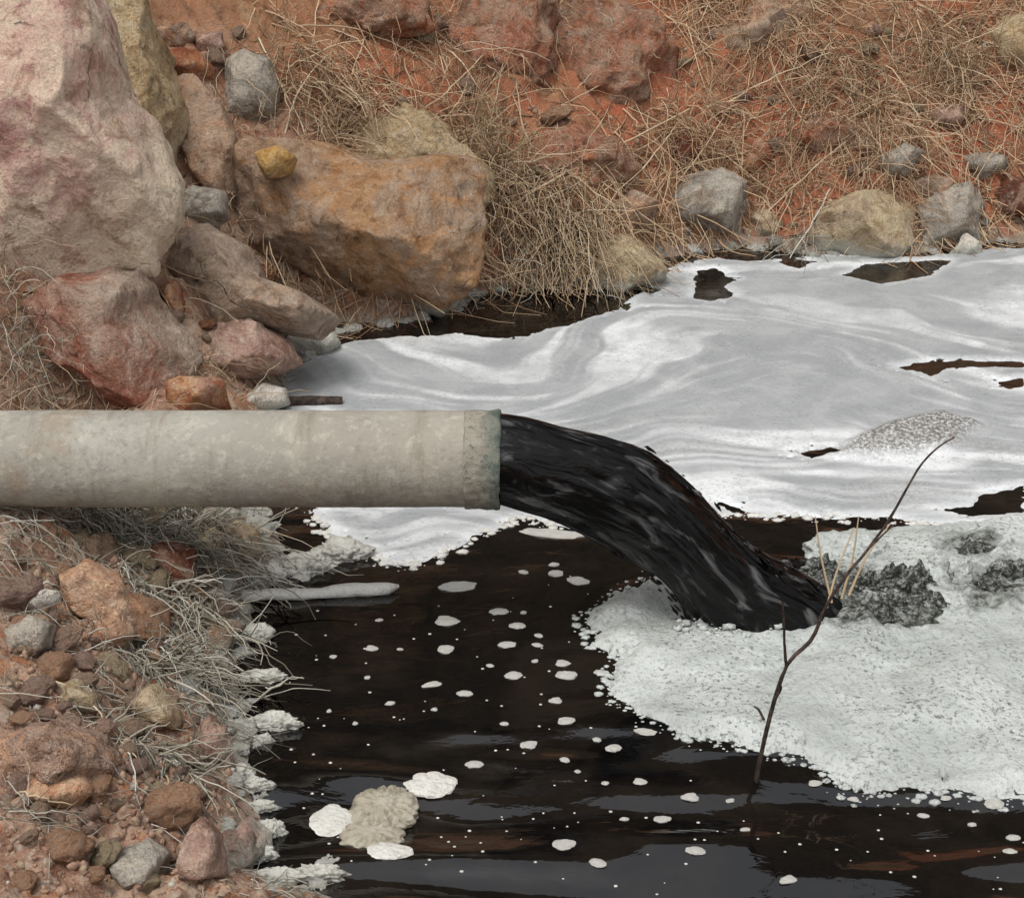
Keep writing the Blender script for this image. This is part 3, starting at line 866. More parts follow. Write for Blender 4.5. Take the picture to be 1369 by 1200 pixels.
NEARBANK = [(10, 740), (200, 700), (330, 740), (300, 860), (270, 930), (300, 1000), (320, 1060), (320, 1185), (10, 1195)]
KINDS = [('rosy', 'rosy brown'), ('rust', 'rust orange'), ('tan', 'tan'), ('clod', 'dull brown'), ('beige', 'pale beige'), ('rosy', 'rosy brown')]


def base_shape(kind, v):
    if (kind, v) not in SHAPES:
        u, F = ico(4)
        p = rock_shape(u, 900 + len(SHAPES), [], 8, 0.30, 1)
        me = mesh_np(p, F)
        me.materials.append(M[kind])
        SHAPES[(kind, v)] = me
    return SHAPES[(kind, v)]


def scatter(poly, n, smin, smax, label, group, kinds, seed, sink=0.2):
    r = np.random.default_rng(seed)
    poly = np.asarray(poly, float)
    lo, hi = poly.min(0), poly.max(0)
    placed = []
    tries = 0
    while len(placed) < n and tries < n * 30:
        tries += 1
        q = r.uniform(lo, hi)
        if poly_sd(np.array([q[0]]), np.array([q[1]]), poly)[0] < 0: continue
        s = smin + (smax - smin) * r.random() ** 2.2
        if any((q[0] - a) ** 2 + (q[1] - b) ** 2 < (0.75 * (s + c)) ** 2 for a, b, c in placed): continue
        placed.append((q[0], q[1], s))
        kd, word = kinds[r.integers(len(kinds))]
        h = hit(*q)
        D = (h - CAM) @ FW
        w = s * D / FPX
        o = bpy.data.objects.new('stone', base_shape(kd, r.integers(3)))
        C.objects.link(o)
        o.scale = (w * r.uniform(0.8, 1.3), w * r.uniform(0.7, 1.1), w * r.uniform(0.5, 0.85))
        o.rotation_euler = (r.uniform(-.5, .5), r.uniform(-.5, .5), r.uniform(0, 6.3))
        o.location = (h[0], h[1], h[2] + w * sink)
        sz = 'little' if s < (smin * 0.6 + smax * 0.4) else 'fist sized'
        finish(o, label.format(sz + ' ' + word) + ' ' + mark(*q), 'stone', group)


scatter(NEARBANK, 115, 10, 40, '{} stone', 'stones of the near bank', KINDS, 5)
scatter([(220, 20), (680, 20), (1369, 20), (1369, 230), (1050, 250), (900, 230), (700, 280), (660, 140), (330, 190)], 40, 7, 20,
        '{} stone in the straw', 'stones of the far bank', KINDS, 6)
scatter([(880, 300), (1080, 290), (1369, 290), (1369, 325), (880, 335)], 16, 6, 14,
        '{} stone at the far waterline', 'stones at the far waterline', [('grey', 'grey'), ('beige', 'pale beige'), ('tan', 'tan')], 8)
scatter([(200, 250), (340, 250), (440, 430), (400, 500), (300, 540), (220, 540)], 16, 7, 18,
        '{} stone', 'stones between the left boulders', [('rosy', 'rosy brown'), ('tan', 'tan'), ('orange', 'rust orange')], 9)


def gravel(name, poly, n, smin, smax, seed, label):
    r = np.random.default_rng(seed)
    u, F = ico(1)
    poly = np.asarray(poly, float)
    lo, hi = poly.min(0), poly.max(0)
    q = r.uniform(lo, hi, (n * 2, 2))
    q = q[poly_sd(q[:, 0], q[:, 1], poly) > 0][:n]
    # cheap vectorised hit
    d = FW + RX * ((q[:, :1] - W0 / 2) / FPX) + UP * ((H0 / 2 - q[:, 1:]) / FPX)
    t = np.full(len(q), 3.2); alive = np.ones(len(q), bool)
    for _ in range(900):
        P = CAM + d * t[:, None]
        below = P[:, 2] <= np.maximum(terr(P[:, 0], P[:, 1]), 0) if _ % 1 == 0 else below
        alive &= ~below
        if not alive.any(): break
        t = np.where(alive, t + np.maximum(0.008, (P[:, 2] - terr(P[:, 0], P[:, 1])) * 0.35), t)
    P = CAM + d * t[:, None]
    ok = P[:, 2] > 0.01
    P = P[ok]; tt = t[ok]
    m = len(P)
    w = (smin + (smax - smin) * r.random(m) ** 2) * tt / FPX
    nv = len(u)
    V = u[None] * (1 + 0.42 * r.uniform(-1, 1, size=(m, nv, 1))) * w[:, None, None] * r.uniform(0.6, 1.2, (m, 1, 3)) + P[:, None] + np.array([0, 0, 1]) * (w * 0.2)[:, None, None]
    FF = (F[None] + (np.arange(m) * nv)[:, None, None]).reshape(-1, 3)
    tone = np.repeat(r.random(m), nv)
    o = obj(name, mesh_np(V.reshape(-1, 3), FF, smooth=False, attrs={'tone': tone}), M['gravel'])
    finish(o, label, 'gravel', kind='stuff')


gravel('gravel', NEARBANK, 2000, 1.5, 8.0, 21, 'loose brown gravel and clods covering the near left bank')
gravel('gravel', [(380, 10), (1369, 10), (1369, 300), (900, 300), (680, 300), (660, 150)], 1500, 1.2, 4.0, 22, 'loose gravel crumbs scattered over the far red bank')

# ------------------------------------------------------------------ dry grass
def strands(base, direc, length, radius, tone, bend, K=6, seed=0, wob=0.12, hug=True):
    r = np.random.default_rng(seed)
    n = len(base)
    t = np.linspace(0, 1, K + 1)[None, :, None]
    L = length[:, None, None]
    P = base[:, None] + L * (direc[:, None] * t + bend[:, None] * t ** 2)
    P = P + L * wob * np.cumsum(r.normal(size=(n, K + 1, 3)), 1) / K ** 0.5 * t
    if hug:
        g = terr(P[..., 0].ravel(), P[..., 1].ravel()).reshape(n, K + 1)
        P[..., 2] = np.maximum(P[..., 2], np.maximum(g, 0.0) + 0.006)
    tg = np.gradient(P, axis=1); tg /= np.linalg.norm(tg, axis=2)[..., None] + 1e-9
    a = np.cross(tg, np.array([0.3, -0.5, 0.81])); a /= np.linalg.norm(a, axis=2)[..., None] + 1e-9
    b = np.cross(tg, a)
    taper = radius[:, None] * (1.0 - 0.65 * np.linspace(0, 1, K + 1)[None])
    th = np.arange(3) * 2 * math.pi / 3
    V = P[:, :, None] + taper[:, :, None, None] * (a[:, :, None] * np.cos(th)[:, None] + b[:, :, None] * np.sin(th)[:, None])
    i = np.arange(K)[:, None]; j = np.arange(3)[None]
    f = np.stack([i * 3 + j, i * 3 + (j + 1) % 3, (i + 1) * 3 + (j + 1) % 3, (i + 1) * 3 + j], -1).reshape(-1, 4)
    F = (f[None] + (np.arange(n) * (K + 1) * 3)[:, None, None]).reshape(-1, 4)
    T = np.repeat(tone, (K + 1) * 3)
    return V.reshape(-1, 3), F, T


def unit(v):
    return v / (np.linalg.norm(v, axis=-1)[..., None] + 1e-9)


def straw_mat_obj(name, label, n, xr, yr, density, lens, rads, mat, seed, bias=(0, 0, 0), lift=0.3):
    r = np.random.default_rng(seed)
    x = r.uniform(*xr, n * 4); y = r.uniform(*yr, n * 4)
    z = terr(x, y)
    ok = (z > 0.06) & (r.random(n * 4) < density(x, y, z))
    x, y, z = x[ok][:n], y[ok][:n], z[ok][:n]
    n = len(x)
    e = 0.05
    nx = -(terr(x + e, y, False) - terr(x - e, y, False)) / (2 * e); ny = -(terr(x, y + e, False) - terr(x, y - e, False)) / (2 * e)
    N = unit(np.stack([nx, ny, np.ones(n)], -1))
    d = r.normal(size=(n, 3)) + np.array(bias)
    d = d - N * (d * N).sum(1)[:, None]
    d = unit(unit(d) + N * r.uniform(0.05, lift * 2, (n, 1)))
    bend = np.array([0, 0, -1.0]) * r.uniform(0.1, 0.6, (n, 1)) + 0.25 * r.normal(size=(n, 3))
    ln = lens[0] + (lens[1] - lens[0]) * r.random(n) ** 1.6
    rd = r.uniform(rads[0], rads[1], n)
    V, F, T = strands(np.stack([x, y, z + 0.01], -1), d, ln, rd, r.random(n), bend, 5, seed)
    o = obj(name, mesh_np(V, F, attrs={'tone': T}), mat)
    return finish(o, label, 'dry grass', kind='stuff')


BARE = [(hit(770, 80), 0.75), (hit(870, 60), 0.6), (hit(600, 40), 0.5), (hit(740, 200), 0.3), (hit(420, 25), 0.4)]


def far_density(x, y, z):
    m = sstep(-0.30, 0.25, fbm(xyz(x, y, 31.0, 1.2), 3)) * 0.85 + 0.12
    for h, s in BARE:
        m = m * (1 - 0.95 * np.exp(-((x - h[0]) ** 2 + ((y - h[1]) * 0.8) ** 2) / s ** 2))
    m = m * sstep(-1.9, -1.3, x)
    return m


straw_mat_obj('dry_grass', 'tangled dead straw matted over the far red bank', 7500, (-1.9, 5.0), (8.9, 13.4), far_density, (0.15, 0.7), (0.0032, 0.0075), M['straw_warm'], 41, (0.2, -0.3, -0.2))


def near_density(x, y, z):
    return 0.15 + 0.85 * sstep(0.0, 0.3, fbm(xyz(x, y, 51.0, 2.0), 3)) + 0.5 * sstep(4.6, 5.3, y)


straw_mat_obj('dry_grass', 'grey dead grass litter strewn over the near left bank', 2200, (-2.6, -0.7), (3.6, 6.3), near_density, (0.06, 0.30), (0.0015, 0.0036), M['straw_grey'], 42, (0.3, -0.2, 0))
straw_mat_obj('dry_grass', 'dead grass strewn between the left boulders behind the pipe', 900, (-3.0, -1.2), (6.2, 9.0), lambda x, y, z: 0.6 + 0 * x, (0.10, 0.4), (0.0018, 0.004), M['straw'], 43, (0, -0.3, 0))


def tuft(label, px, py, n, lens, rads, dirv, spread, mat, seed, base_r=0.12, droop=0.5, group=None, lift=0.0, at=None):
    r = np.random.default_rng(seed)
    h = np.array(at) if at is not None else hit(px, py)
    b = np.stack([r.normal(0, base_r, n), r.normal(0, base_r * 0.6, n), np.zeros(n)], -1)
    base = h + b
    base[:, 2] = np.maximum(terr(base[:, 0], base[:, 1]), 0) - 0.01 + lift
    d = unit(unit(np.array(dirv, float))[None] + spread * r.normal(size=(n, 3)))
    bend = np.array([0, 0, -1.0]) * r.uniform(0.2, 1.0, (n, 1)) * droop + 0.2 * r.normal(size=(n, 3))
    ln = lens[0] + (lens[1] - lens[0]) * r.random(n) ** 1.3
    V, F, T = strands(base - h, d, ln, r.uniform(*rads, n), r.random(n), bend, 7, seed, hug=False)
    Vw = V + h
    V[:, 2] = np.maximum(Vw[:, 2], np.maximum(terr(Vw[:, 0], Vw[:, 1]), 0) + 0.004) - h[2]
    o = obj('grass_tuft', mesh_np(V, F, attrs={'tone': T}), mat, loc=h)
    return finish(o, label, 'dry grass', group)


S, SW, SG = M['straw'], M['straw_warm'], M['straw_grey']
tuft('thick tuft of dead grass hanging down to the dark water beside the ochre boulder', 735, 295, 400, (0.35, 0.85), (0.003, 0.0065), (0.1, -0.8, 0.1), 0.42, S, 61, 0.28, 0.75)
tuft('thin straw trailing down over the broad red outcrop', 810, 30, 70, (0.3, 0.7), (0.003, 0.005), (0.1, -0.6, 0.2), 0.5, S, 58, 0.3, 0.7)
tuft('thin straw trailing over the red outcrop above the sandy block', 640, 60, 70, (0.3, 0.6), (0.003, 0.005), (0.0, -0.6, 0.2), 0.5, S, 59, 0.25, 0.7)
tuft('pale grey frosted grass clump drooping to the water under the thick hanging tuft', 745, 350, 260, (0.15, 0.45), (0.003, 0.006), (0.0, -0.7, 0.0), 0.5, SG, 60, 0.28, 0.8)
tuft('second hanging tuft of dead grass beside the beige sandy mound', 800, 320, 200, (0.2, 0.55), (0.003, 0.005), (0.1, -0.8, 0.0), 0.4, S, 62, 0.16, 0.7)
tuft('upright tuft of pale curled stalks on top of the ochre boulder', 670, 240, 150, (0.4, 0.85), (0.003, 0.006), (0.0, -0.3, 0.9), 0.4, S, 63, 0.15, 0.5)
tuft('pale stalks bending over the sandy earth block', 640, 170, 90, (0.3, 0.6), (0.003, 0.005), (0.0, -0.5, 0.7), 0.5, S, 64, 0.15, 0.6)
tuft('dark based bundle of stalks at the end of the leaning stalk', 920, 190, 120, (0.3, 0.65), (0.003, 0.005), (0.1, -0.7, 0.4), 0.5, SW, 65, 0.14, 0.8)
tuft('straw bundle behind the grey cobble', 420, 120, 220, (0.3, 0.7), (0.003, 0.005), (0.2, -0.5, 0.4), 0.6, S, 66, 0.25, 0.6)
tuft('straw bundle trailing over the top of the ochre boulder', 500, 170, 170, (0.3, 0.6), (0.003, 0.005), (0.1, -0.6, 0.4), 0.6, SW, 67, 0.22, 0.7)
tuft('wispy russet straw tuft under the pale angular stone', 1200, 180, 150, (0.3, 0.6), (0.003, 0.005), (-0.2, -0.6, 0.4), 0.6, SW, 68, 0.3, 0.7)
tuft('wispy straw tuft on the upper bank beside the pale angular stone', 1120, 110, 200, (0.3, 0.7), (0.003, 0.005), (-0.3, -0.6, 0.3), 0.6, S, 69, 0.35, 0.6)
tuft('straw tuft between the rounded grey rock and the round orange stone', 1040, 240, 150, (0.25, 0.55), (0.003, 0.005), (0.0, -0.6, 0.5), 0.6, SW, 70, 0.2, 0.7)
tuft('tall thin straw tuft at the top right of the bank', 1270, 90, 160, (0.3, 0.8), (0.003, 0.005), (-0.3, -0.5, 0.5), 0.5, S, 71, 0.3, 0.6)
tuft('thin stalks dipping into the foam by the beige dome rock', 1065, 325, 26, (0.3, 0.7), (0.003, 0.005), (0.15, -0.5, 0.5), 0.6, SG, 72, 0.08, 0.8)
tuft('matted straw tuft beside the red brown boulder behind the pipe', 40, 480, 180, (0.2, 0.5), (0.002, 0.004), (0.1, -0.5, 0.4), 0.6, SG, 73, 0.2, 0.7)
tuft('few bent stalks between the red brown boulder and the pipe', 265, 500, 40, (0.2, 0.5), (0.002, 0.004), (0.2, -0.4, 0.7), 0.5, S, 74, 0.15, 0.7)
tuft('straw wisps in the gap between the ochre boulder and the long tan slab', 325, 275, 110, (0.2, 0.5), (0.0025, 0.0045), (0.1, -0.5, 0.5), 0.6, S, 75, 0.18, 0.7)
tuft('straw wisps in the dark gap under the ochre boulder', 390, 365, 60, (0.15, 0.4), (0.0025, 0.0045), (0.1, -0.5, 0.5), 0.6, S, 76, 0.16, 0.7)
tuft('straw wisps under the massive pink boulder', 50, 420, 120, (0.2, 0.5), (0.0022, 0.0042), (0.1, -0.5, 0.4), 0.6, S, 77, 0.25, 0.7)
tuft('straw mat around the grey cobble and rust orange stone', 290, 180, 110, (0.2, 0.5), (0.0025, 0.0045), (0.0, -0.5, 0.4), 0.6, S, 78, 0.2, 0.7)
for i, (px, py, n, ln, txt) in enumerate([(150, 700, 300, 0.36, 'dense grey grass tuft under the pipe nearest the left end'),
                                          (215, 705, 240, 0.42, 'long grey grass tuft hanging under the pipe beside the red brown stone'),
                                          (275, 720, 200, 0.42, 'grey grass tuft between the red brown stone and oval beige stone'),
                                          (250, 810, 240, 0.34, 'frosted grey grass tuft at the water above the shore foam'),
                                          (215, 880, 240, 0.32, 'frosted grey grass tuft below the orange and grey stone'),
                                          (265, 900, 180, 0.26, 'pale crusted grass tuft overhanging the dark water'),
                                          (225, 1010, 80, 0.26, 'thin grass tuft beside the pinkish pointed stone')]):
    tuft(txt, px, py, int(n * 1.05), (0.08, ln * 1.1), (0.0028, 0.0066), (0.45, -0.5, 0.35), 0.5, SG, 80 + i, 0.14 if i < 5 else 0.08, 0.8)


def stalk(label, pts, rad, mat, lifts=0.08, name='dead_stalk', cat='stalk', group=None):
    P = []
    for i, (px, py) in enumerate(pts):
        h = hit(px, py)
        end = i in (0, len(pts) - 1)
        D = (h - CAM) @ FW
        P.append(h - (h - CAM) / D * (0.0 if i == 0 else lifts))
    P = resample(P, 14)
    P = P + RNG.normal(0, 0.004, P.shape)
    V, F = tube(P - P[0], np.linspace(rad, rad * 0.5, len(P)), 5)
    o = obj(name, mesh_np(V, F, attrs={'tone': np.full(len(V), 0.75 + 0.2 * random.random())}), mat, loc=P[0])
    return finish(o, label, cat, group)


stalk('long straight pale stalk leaning up the bank beside the hanging tuft', [(672, 284), (740, 240), (820, 198), (922, 146)], 0.012, S, 0.12)
for i, pts in enumerate([[(650, 330), (700, 285), (780, 240)], [(690, 350), (760, 300), (850, 215)], [(900, 250), (940, 200), (985, 130)], [(1010, 300), (1060, 250), (1130, 190)], [(830, 260), (880, 200), (905, 165)], [(560, 150), (600, 120), (660, 60)], [(950, 150), (1020, 110), (1110, 70)], [(1100, 180), (1170, 140), (1240, 110)], [(380, 180), (400, 120), (440, 70)], [(730, 230), (700, 170), (690, 110)]]):
    stalk('pale diagonal stem rising through the straw ' + mark(*pts[1]), pts, 0.008, S, 0.14, group='diagonal stems on the far bank')
stalk('thin curved stalk arching across the red earth above the sandy block', [(395, 35), (470, 38), (530, 60), (592, 92)], 0.006, S)
stalk('short stalk arching down from the thin curved stalk', [(440, 38), (480, 55), (510, 95)], 0.006, S)
stalk('long thin stalk over the grey cobble slope', [(330, 20), (365, 90), (400, 160), (415, 200)], 0.007, S)
stalk('two toned stalk crossing the long tan slab', [(250, 250), (285, 235), (320, 205), (352, 182)], 0.006, S)
stalk('stalk rising out of the ochre boulder top', [(590, 165), (610, 140), (625, 110)], 0.007, S, 0.2)
stalk('fine vertical stalk on the red earth', [(640, 215), (665, 120), (680, 20)], 0.004, S)
stalk('drooping stalk on the red earth right of the fine one', [(800, 20), (805, 60), (792, 95), (770, 120)], 0.004, S)
stalk('stalk lying above the dark brown clod', [(720, 160), (790, 120), (850, 92)], 0.005, S)
stalk('stalk fork above the rounded grey rock', [(940, 140), (975, 180), (992, 230)], 0.006, S)
stalk('stalk bent down across the beige dome rock', [(1110, 250), (1085, 300), (1055, 345)], 0.007, SG, 0.15)
stalk('hooked grey stalk before the dark red rock', [(1305, 215), (1312, 270), (1325, 312)], 0.006, SG, 0.12)
stalk('long pale stalk lying across the near bank middle', [(60, 900), (120, 940), (150, 980), (182, 1010)], 0.004, S, 0.04)
stalk('long pale stalk lying along the near shore', [(190, 990), (225, 1040), (255, 1080), (310, 1135)], 0.0045, S, 0.04)
stalk('pale stalk lying over the flat orange stone', [(10, 1055), (50, 1065), (95, 1075)], 0.005, S, 0.07)
stalk('pale stalk pointing out over the water at the shore bend', [(262, 880), (300, 925), (335, 965)], 0.004, S, 0.05)
stalk('curved yellowish root beside the pale green cracked stone', [(60, 925), (95, 912), (135, 908)], 0.006, S, 0.05)

# ------------------------------------------------------------------ pipe
pa, pb = on_y(-260, 613, PY), on_y(668, 613, PY)
PR = 0.197
PIPE_Z = on_y(660, 613, PY)[2]
root = obj('cement_pipe', None, None, loc=(pa[0], PY, PIPE_Z))
finish(root, 'weathered grey cement outfall pipe pouring black liquid over the pool', 'pipe')
Lp = pb[0] - pa[0]


def revolve(prof, n=96, jitter=0.0, seed=0):
    """prof: (x, r) points"""
    prof = np.asarray(prof, float)
    th = np.linspace(0, 2 * math.pi, n, endpoint=False)
    X = np.repeat(prof[:, 0][:, None], n, 1); Rr = np.repeat(prof[:, 1][:, None], n, 1)
    T = np.repeat(th[None], len(prof), 0)
    V = np.stack([X, Rr * np.cos(T), Rr * np.sin(T)], -1)
    if jitter:
        q = V * 9 + seed
        d = jitter * fbm(q, 4)
        V[..., 1] += d * np.cos(T); V[..., 2] += d * np.sin(T); V[..., 0] += 0.6 * jitter * fbm(q + 40, 3)
    m = len(prof)
    i = np.arange(m - 1)[:, None]; j = np.arange(n)[None]
    F = np.stack([i * n + j, i * n + (j + 1) % n, (i + 1) * n + (j + 1) % n, (i + 1) * n + j], -1).reshape(-1, 4)
    return V.reshape(-1, 3), F


V, F = revolve([(x, PR) for x in np.linspace(0, Lp - 0.14, 40)], 96, 0.004, 3)
obj('barrel', mesh_np(V, F), M['cement'], root)
c0 = Lp - 0.145
prof = [(c0, PR - 0.012), (c0 + 0.003, PR + 0.002)] + [(c0 + 0.008 + 0.01 * i, PR + 0.004) for i in range(11)] + \
       [(c0 + 0.118, PR + 0.004), (c0 + 0.126, PR + 0.006), (c0 + 0.134, PR + 0.007), (c0 + 0.141, PR + 0.005), (c0 + 0.146, PR + 0.002), (c0 + 0.148, PR - 0.010), (c0 + 0.144, PR - 0.026), (c0 + 0.08, PR - 0.03), (c0 + 0.0, PR - 0.032)]
V, F = revolve(prof, 240, 0.017, 9)
obj('collar', mesh_np(V, F), M['collar'], root)
V, F = revolve([(x, PR - 0.032) for x in np.linspace(0, Lp - 0.1, 12)], 48)
obj('bore', mesh_np(V, F[:, ::-1]), M['inside'], root)

# ------------------------------------------------------------------ falling stream
def unit_v(v):
    return v / (np.linalg.norm(v) + 1e-9)


TOP = [(640, 560), (668, 556), (705, 561), (750, 573), (800, 586), (850, 603), (885, 625), (915, 650), (950, 685), (990, 725), (1035, 760), (1085, 785), (1125, 815), (1150, 850)]
BOT = [(640, 666), (668, 670), (700, 680), (735, 690), (770, 705), (805, 724), (840, 742), (870, 762), (893, 785), (906, 808), (914, 830), (922, 852), (935, 880), (950, 900)]
tp = resample([on_y(*p, PY) for p in TOP], 240)
bt = resample([on_y(*p, PY) for p in BOT], 240)
ns, nt_ = 240, 160
s = np.linspace(0, 1, ns)
th = np.linspace(0, 2 * math.pi, nt_, endpoint=False)
S_, T_ = np.meshgrid(s, th, indexing='ij')
ctr = (tp + bt) / 2
half = (tp - bt) / 2
dep = 0.165 + 0.03 * sstep(0.1, 1.0, s)
q = np.stack([S_ * 3.2, np.cos(T_) * 2.6, np.sin(T_) * 2.6], -1)
rid = fbm(q + 5, 3, gain=0.45)
q2 = np.stack([S_ * 6.0, np.cos(T_) * 4.0, np.sin(T_) * 4.0], -1)
rid2 = fbm(q2 + 9, 3, gain=0.5) + 0.35 * fbm(np.stack([S_ * 13.0, np.cos(T_) * 6.0, np.sin(T_) * 6.0], -1) + 3, 3)
amp = 0.05 + 0.95 * sstep(0.05, 0.5, S_)
lumps = fbm(np.stack([S_ * 9.0, np.cos(T_) * 3.4, np.sin(T_) * 3.4], -1) + 21, 3, gain=0.5)
m = 1 + amp * (0.15 * rid + 0.08 * rid2) + 0.05 * lumps * sstep(0.05, 0.2, S_)
V = ctr[:, None] + half[:, None] * (np.cos(T_) * m)[..., None] + np.array([0, 1.0, 0]) * (dep[:, None] * np.sin(T_) * m + 0.07 * sstep(0.2, 1.0, S_))[..., None]
i = np.arange(ns - 1)[:, None]; j = np.arange(nt_)[None]
F = np.stack([i * nt_ + j, i * nt_ + (j + 1) % nt_, (i + 1) * nt_ + (j + 1) % nt_, (i + 1) * nt_ + j], -1).reshape(-1, 4)
ar = (np.abs(T_ - math.pi) / math.pi)
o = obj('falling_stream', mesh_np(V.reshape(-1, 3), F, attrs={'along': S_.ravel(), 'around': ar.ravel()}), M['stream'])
stream_ob = o
r = np.random.default_rng(55)
VV, FF, A1, A2 = [], [], [], []
u, Fi = ico(2)
cnt = 0
for i in range(110):                                     # droplets and torn shreds along the rim of the jet
    s_ = int(ns * (0.42 + 0.45 * r.random() ** 0.8)); top_ = r.random() < 0.6
    e_ = tp[s_] if top_ else bt[s_]
    off = unit_v(half[s_]) * (1 if top_ else -1) * min(abs(r.normal(0, 0.010)), 0.02) + np.array([0, r.normal(0, 0.05), 0])
    tg_ = unit_v(ctr[min(s_ + 2, ns - 1)] - ctr[s_ - 2])
    sz = 0.0025 + 0.005 * r.random() ** 2
    q_ = u * sz * (1 + 0.25 * r.normal(size=(len(u), 1)))
    q_ = q_ + tg_ * (q_ @ tg_)[:, None] * r.uniform(1.0, 5.0)
    VV.append(q_ + e_ + off); FF.append(Fi + cnt); cnt += len(u)
    A1.append(np.full(len(u), r.random())); A2.append(np.full(len(u), r.random()))
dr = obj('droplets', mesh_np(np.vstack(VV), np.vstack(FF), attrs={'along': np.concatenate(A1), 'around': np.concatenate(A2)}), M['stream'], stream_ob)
dr['kind'] = 'stuff'
finish(o, 'thick black liquid stream arcing from the cement pipe into the pool', 'liquid')


# ------------------------------------------------------------------ churned foam around the landing
def lump(label, px, py, w, h, mat, hz, seed, name='foam_mound', cat='foam', rough=0.35, sub=5, group=None):
    """low irregular mound floating on the water, w and h in photograph pixels"""
    c = on_z(px, py)
    D = (c - CAM) @ FW
    sx = w * D / FPX / 2
    el = -ray(px, py)[2] / np.linalg.norm(ray(px, py))
    sy = max(h * D / FPX / 2 / el - hz * 0.6, sx * 0.35)
    u, F = ico(sub)
    r = np.random.default_rng(seed)
    of = r.uniform(0, 60, 3)
    q = u * 1.0
    m = 1 + rough * (fbm(q * 1.6 + of, 3) + 0.45 * fbm(q * 5 + of, 4) + 0.18 * fbm(q * 14 + of, 3))
    V = u * m[:, None] * np.array([sx, sy, hz])
    V[:, 2] = np.where(V[:, 2] < 0, V[:, 2] * 0.35, V[:, 2])
    o = obj(name, mesh_np(V, F), mat, loc=(c[0], c[1], float(water_h(c[0:1], c[1:2])[0])))
    return finish(o, label, cat, group)


lump('dark churned bubbling water beside the foot of the black stream', 1188, 828, 110, 62, M['churn'], 0.12, 1, rough=0.7)
lump('grey bubbling splash at the foot of the black stream', 1100, 812, 130, 66, M['churn'], 0.16, 2, rough=0.7)
lump('low black and grey churn lump right of the dark churned water', 1318, 792, 110, 44, M['churn'], 0.075, 3, rough=0.7)
lump('black hollow churn patch behind the low churn lump', 1302, 745, 70, 34, M['churn'], 0.07, 4, rough=0.7)
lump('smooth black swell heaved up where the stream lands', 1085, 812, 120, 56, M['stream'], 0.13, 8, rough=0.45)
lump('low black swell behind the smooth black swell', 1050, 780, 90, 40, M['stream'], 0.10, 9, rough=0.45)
r = np.random.default_rng(17)
for i in range(44):
    px = r.uniform(1050, 1369) if i < 32 else r.uniform(915, 1080)
    py = (822 - 0.2 * (px - 1060) * r.random() + r.normal(0, 12) - 8) if i < 32 else 846 + r.normal(0, 4)
    w = r.uniform(26, 74) if i < 32 else r.uniform(16, 34)
    dk = r.random() < (0.75 if px < 1230 else 0.3) and i < 32
    near_ = 'against the front of the black stream' if i >= 32 else 'near the foot of the black stream' if px < 1200 else 'beside the low black and grey churn lump'
    lump(('dark' if dk else 'white') + ' bubbly froth lump thrown up ' + near_, px, py, w, w * 0.5, M['churn'] if dk else M['foam_near'], r.uniform(0.07, 0.17) if i < 32 else r.uniform(0.05, 0.08), 300 + i, name='froth_lump', rough=0.5, sub=4, group='froth lumps around the splash')
lump('white foam hump behind the foot of the black stream', 1130, 742, 110, 50, M['foam_near'], 0.10, 5, rough=0.4)

r = np.random.default_rng(91)
u, F = ico(2)
VV, FF = [], []
for i in range(520):
    px = r.uniform(905, 1150); py = 838 - 0.10 * (px - 1000) + r.normal(0, 7) + (10 if px < 1050 else -14)
    c = on_z(px, py); sz = 0.004 + 0.014 * r.random() ** 2.5
    VV.append(u * sz * (1 + 0.2 * r.normal(size=(len(u), 1))) * np.array([1.3, 1, 0.8]) + [c[0], c[1], 0.03 + abs(r.normal(0, 0.018))]); FF.append(F + i * len(u))
o = obj('foam_spray', mesh_np(np.vstack(VV), np.vstack(FF)), M['foam_near'])
finish(o, 'small white foam bubbles crowding round the foot of the black stream', 'foam', kind='stuff')

# ------------------------------------------------------------------ shore foam and floating things
crusts = [(410, 760, 70, 34, .06, 'greenish white foam crust lump under the pipe mouth shadow'),
          (455, 742, 80, 34, .07, 'largest white foam crust lump beside the left foam tongue'),
          (350, 772, 60, 40, .06, 'foam crust lump beside the oval beige stone'),
          (343, 850, 52, 26, .05, 'solitary pointed foam lump floating off the near bank'),
          (350, 905, 60, 22, .03, 'thin foam tongue reaching out from the pale crusted tuft'),
          (365, 968, 76, 30, .05, 'long foam arm reaching out from the shore bend'),
          (352, 992, 30, 14, .03, 'small foam lump under the long foam arm'),
          (305, 985, 60, 40, .05, 'foam crust heaped at the shore bend'),
          (290, 1020, 70, 44, .06, 'foam crust heaped below the pinkish pointed stone'),
          (315, 1045, 60, 30, .05, 'second foam crust heap below the pinkish pointed stone'),
          (342, 1062, 50, 22, .04, 'foam flap floating beside the second crust heap'),
          (348, 1085, 50, 16, .03, 'narrow foam flap above the rosy stone'),
          (362, 1115, 42, 30, .05, 'white foam lump against the rosy stone'),
          (335, 1150, 70, 34, .05, 'foam crust collar under the rosy stone'),
          (430, 1176, 70, 22, .04, 'rounded white foam tip at the bottom of the near shore'),
          (370, 1180, 80, 20, .04, 'beige foam band joined to the rounded white foam tip'),
          (290, 835, 60, 40, .06, 'foam crust under the frosted grass tuft'),
          (280, 930, 60, 40, .06, 'foam crust under the pale crusted grass tuft')]
for i, (px, py, w, h, hz, txt) in enumerate(crusts):
    lump(txt, px, py, w, h, M['foam_crust'], hz, 30 + i, name='foam_lump', rough=0.55)

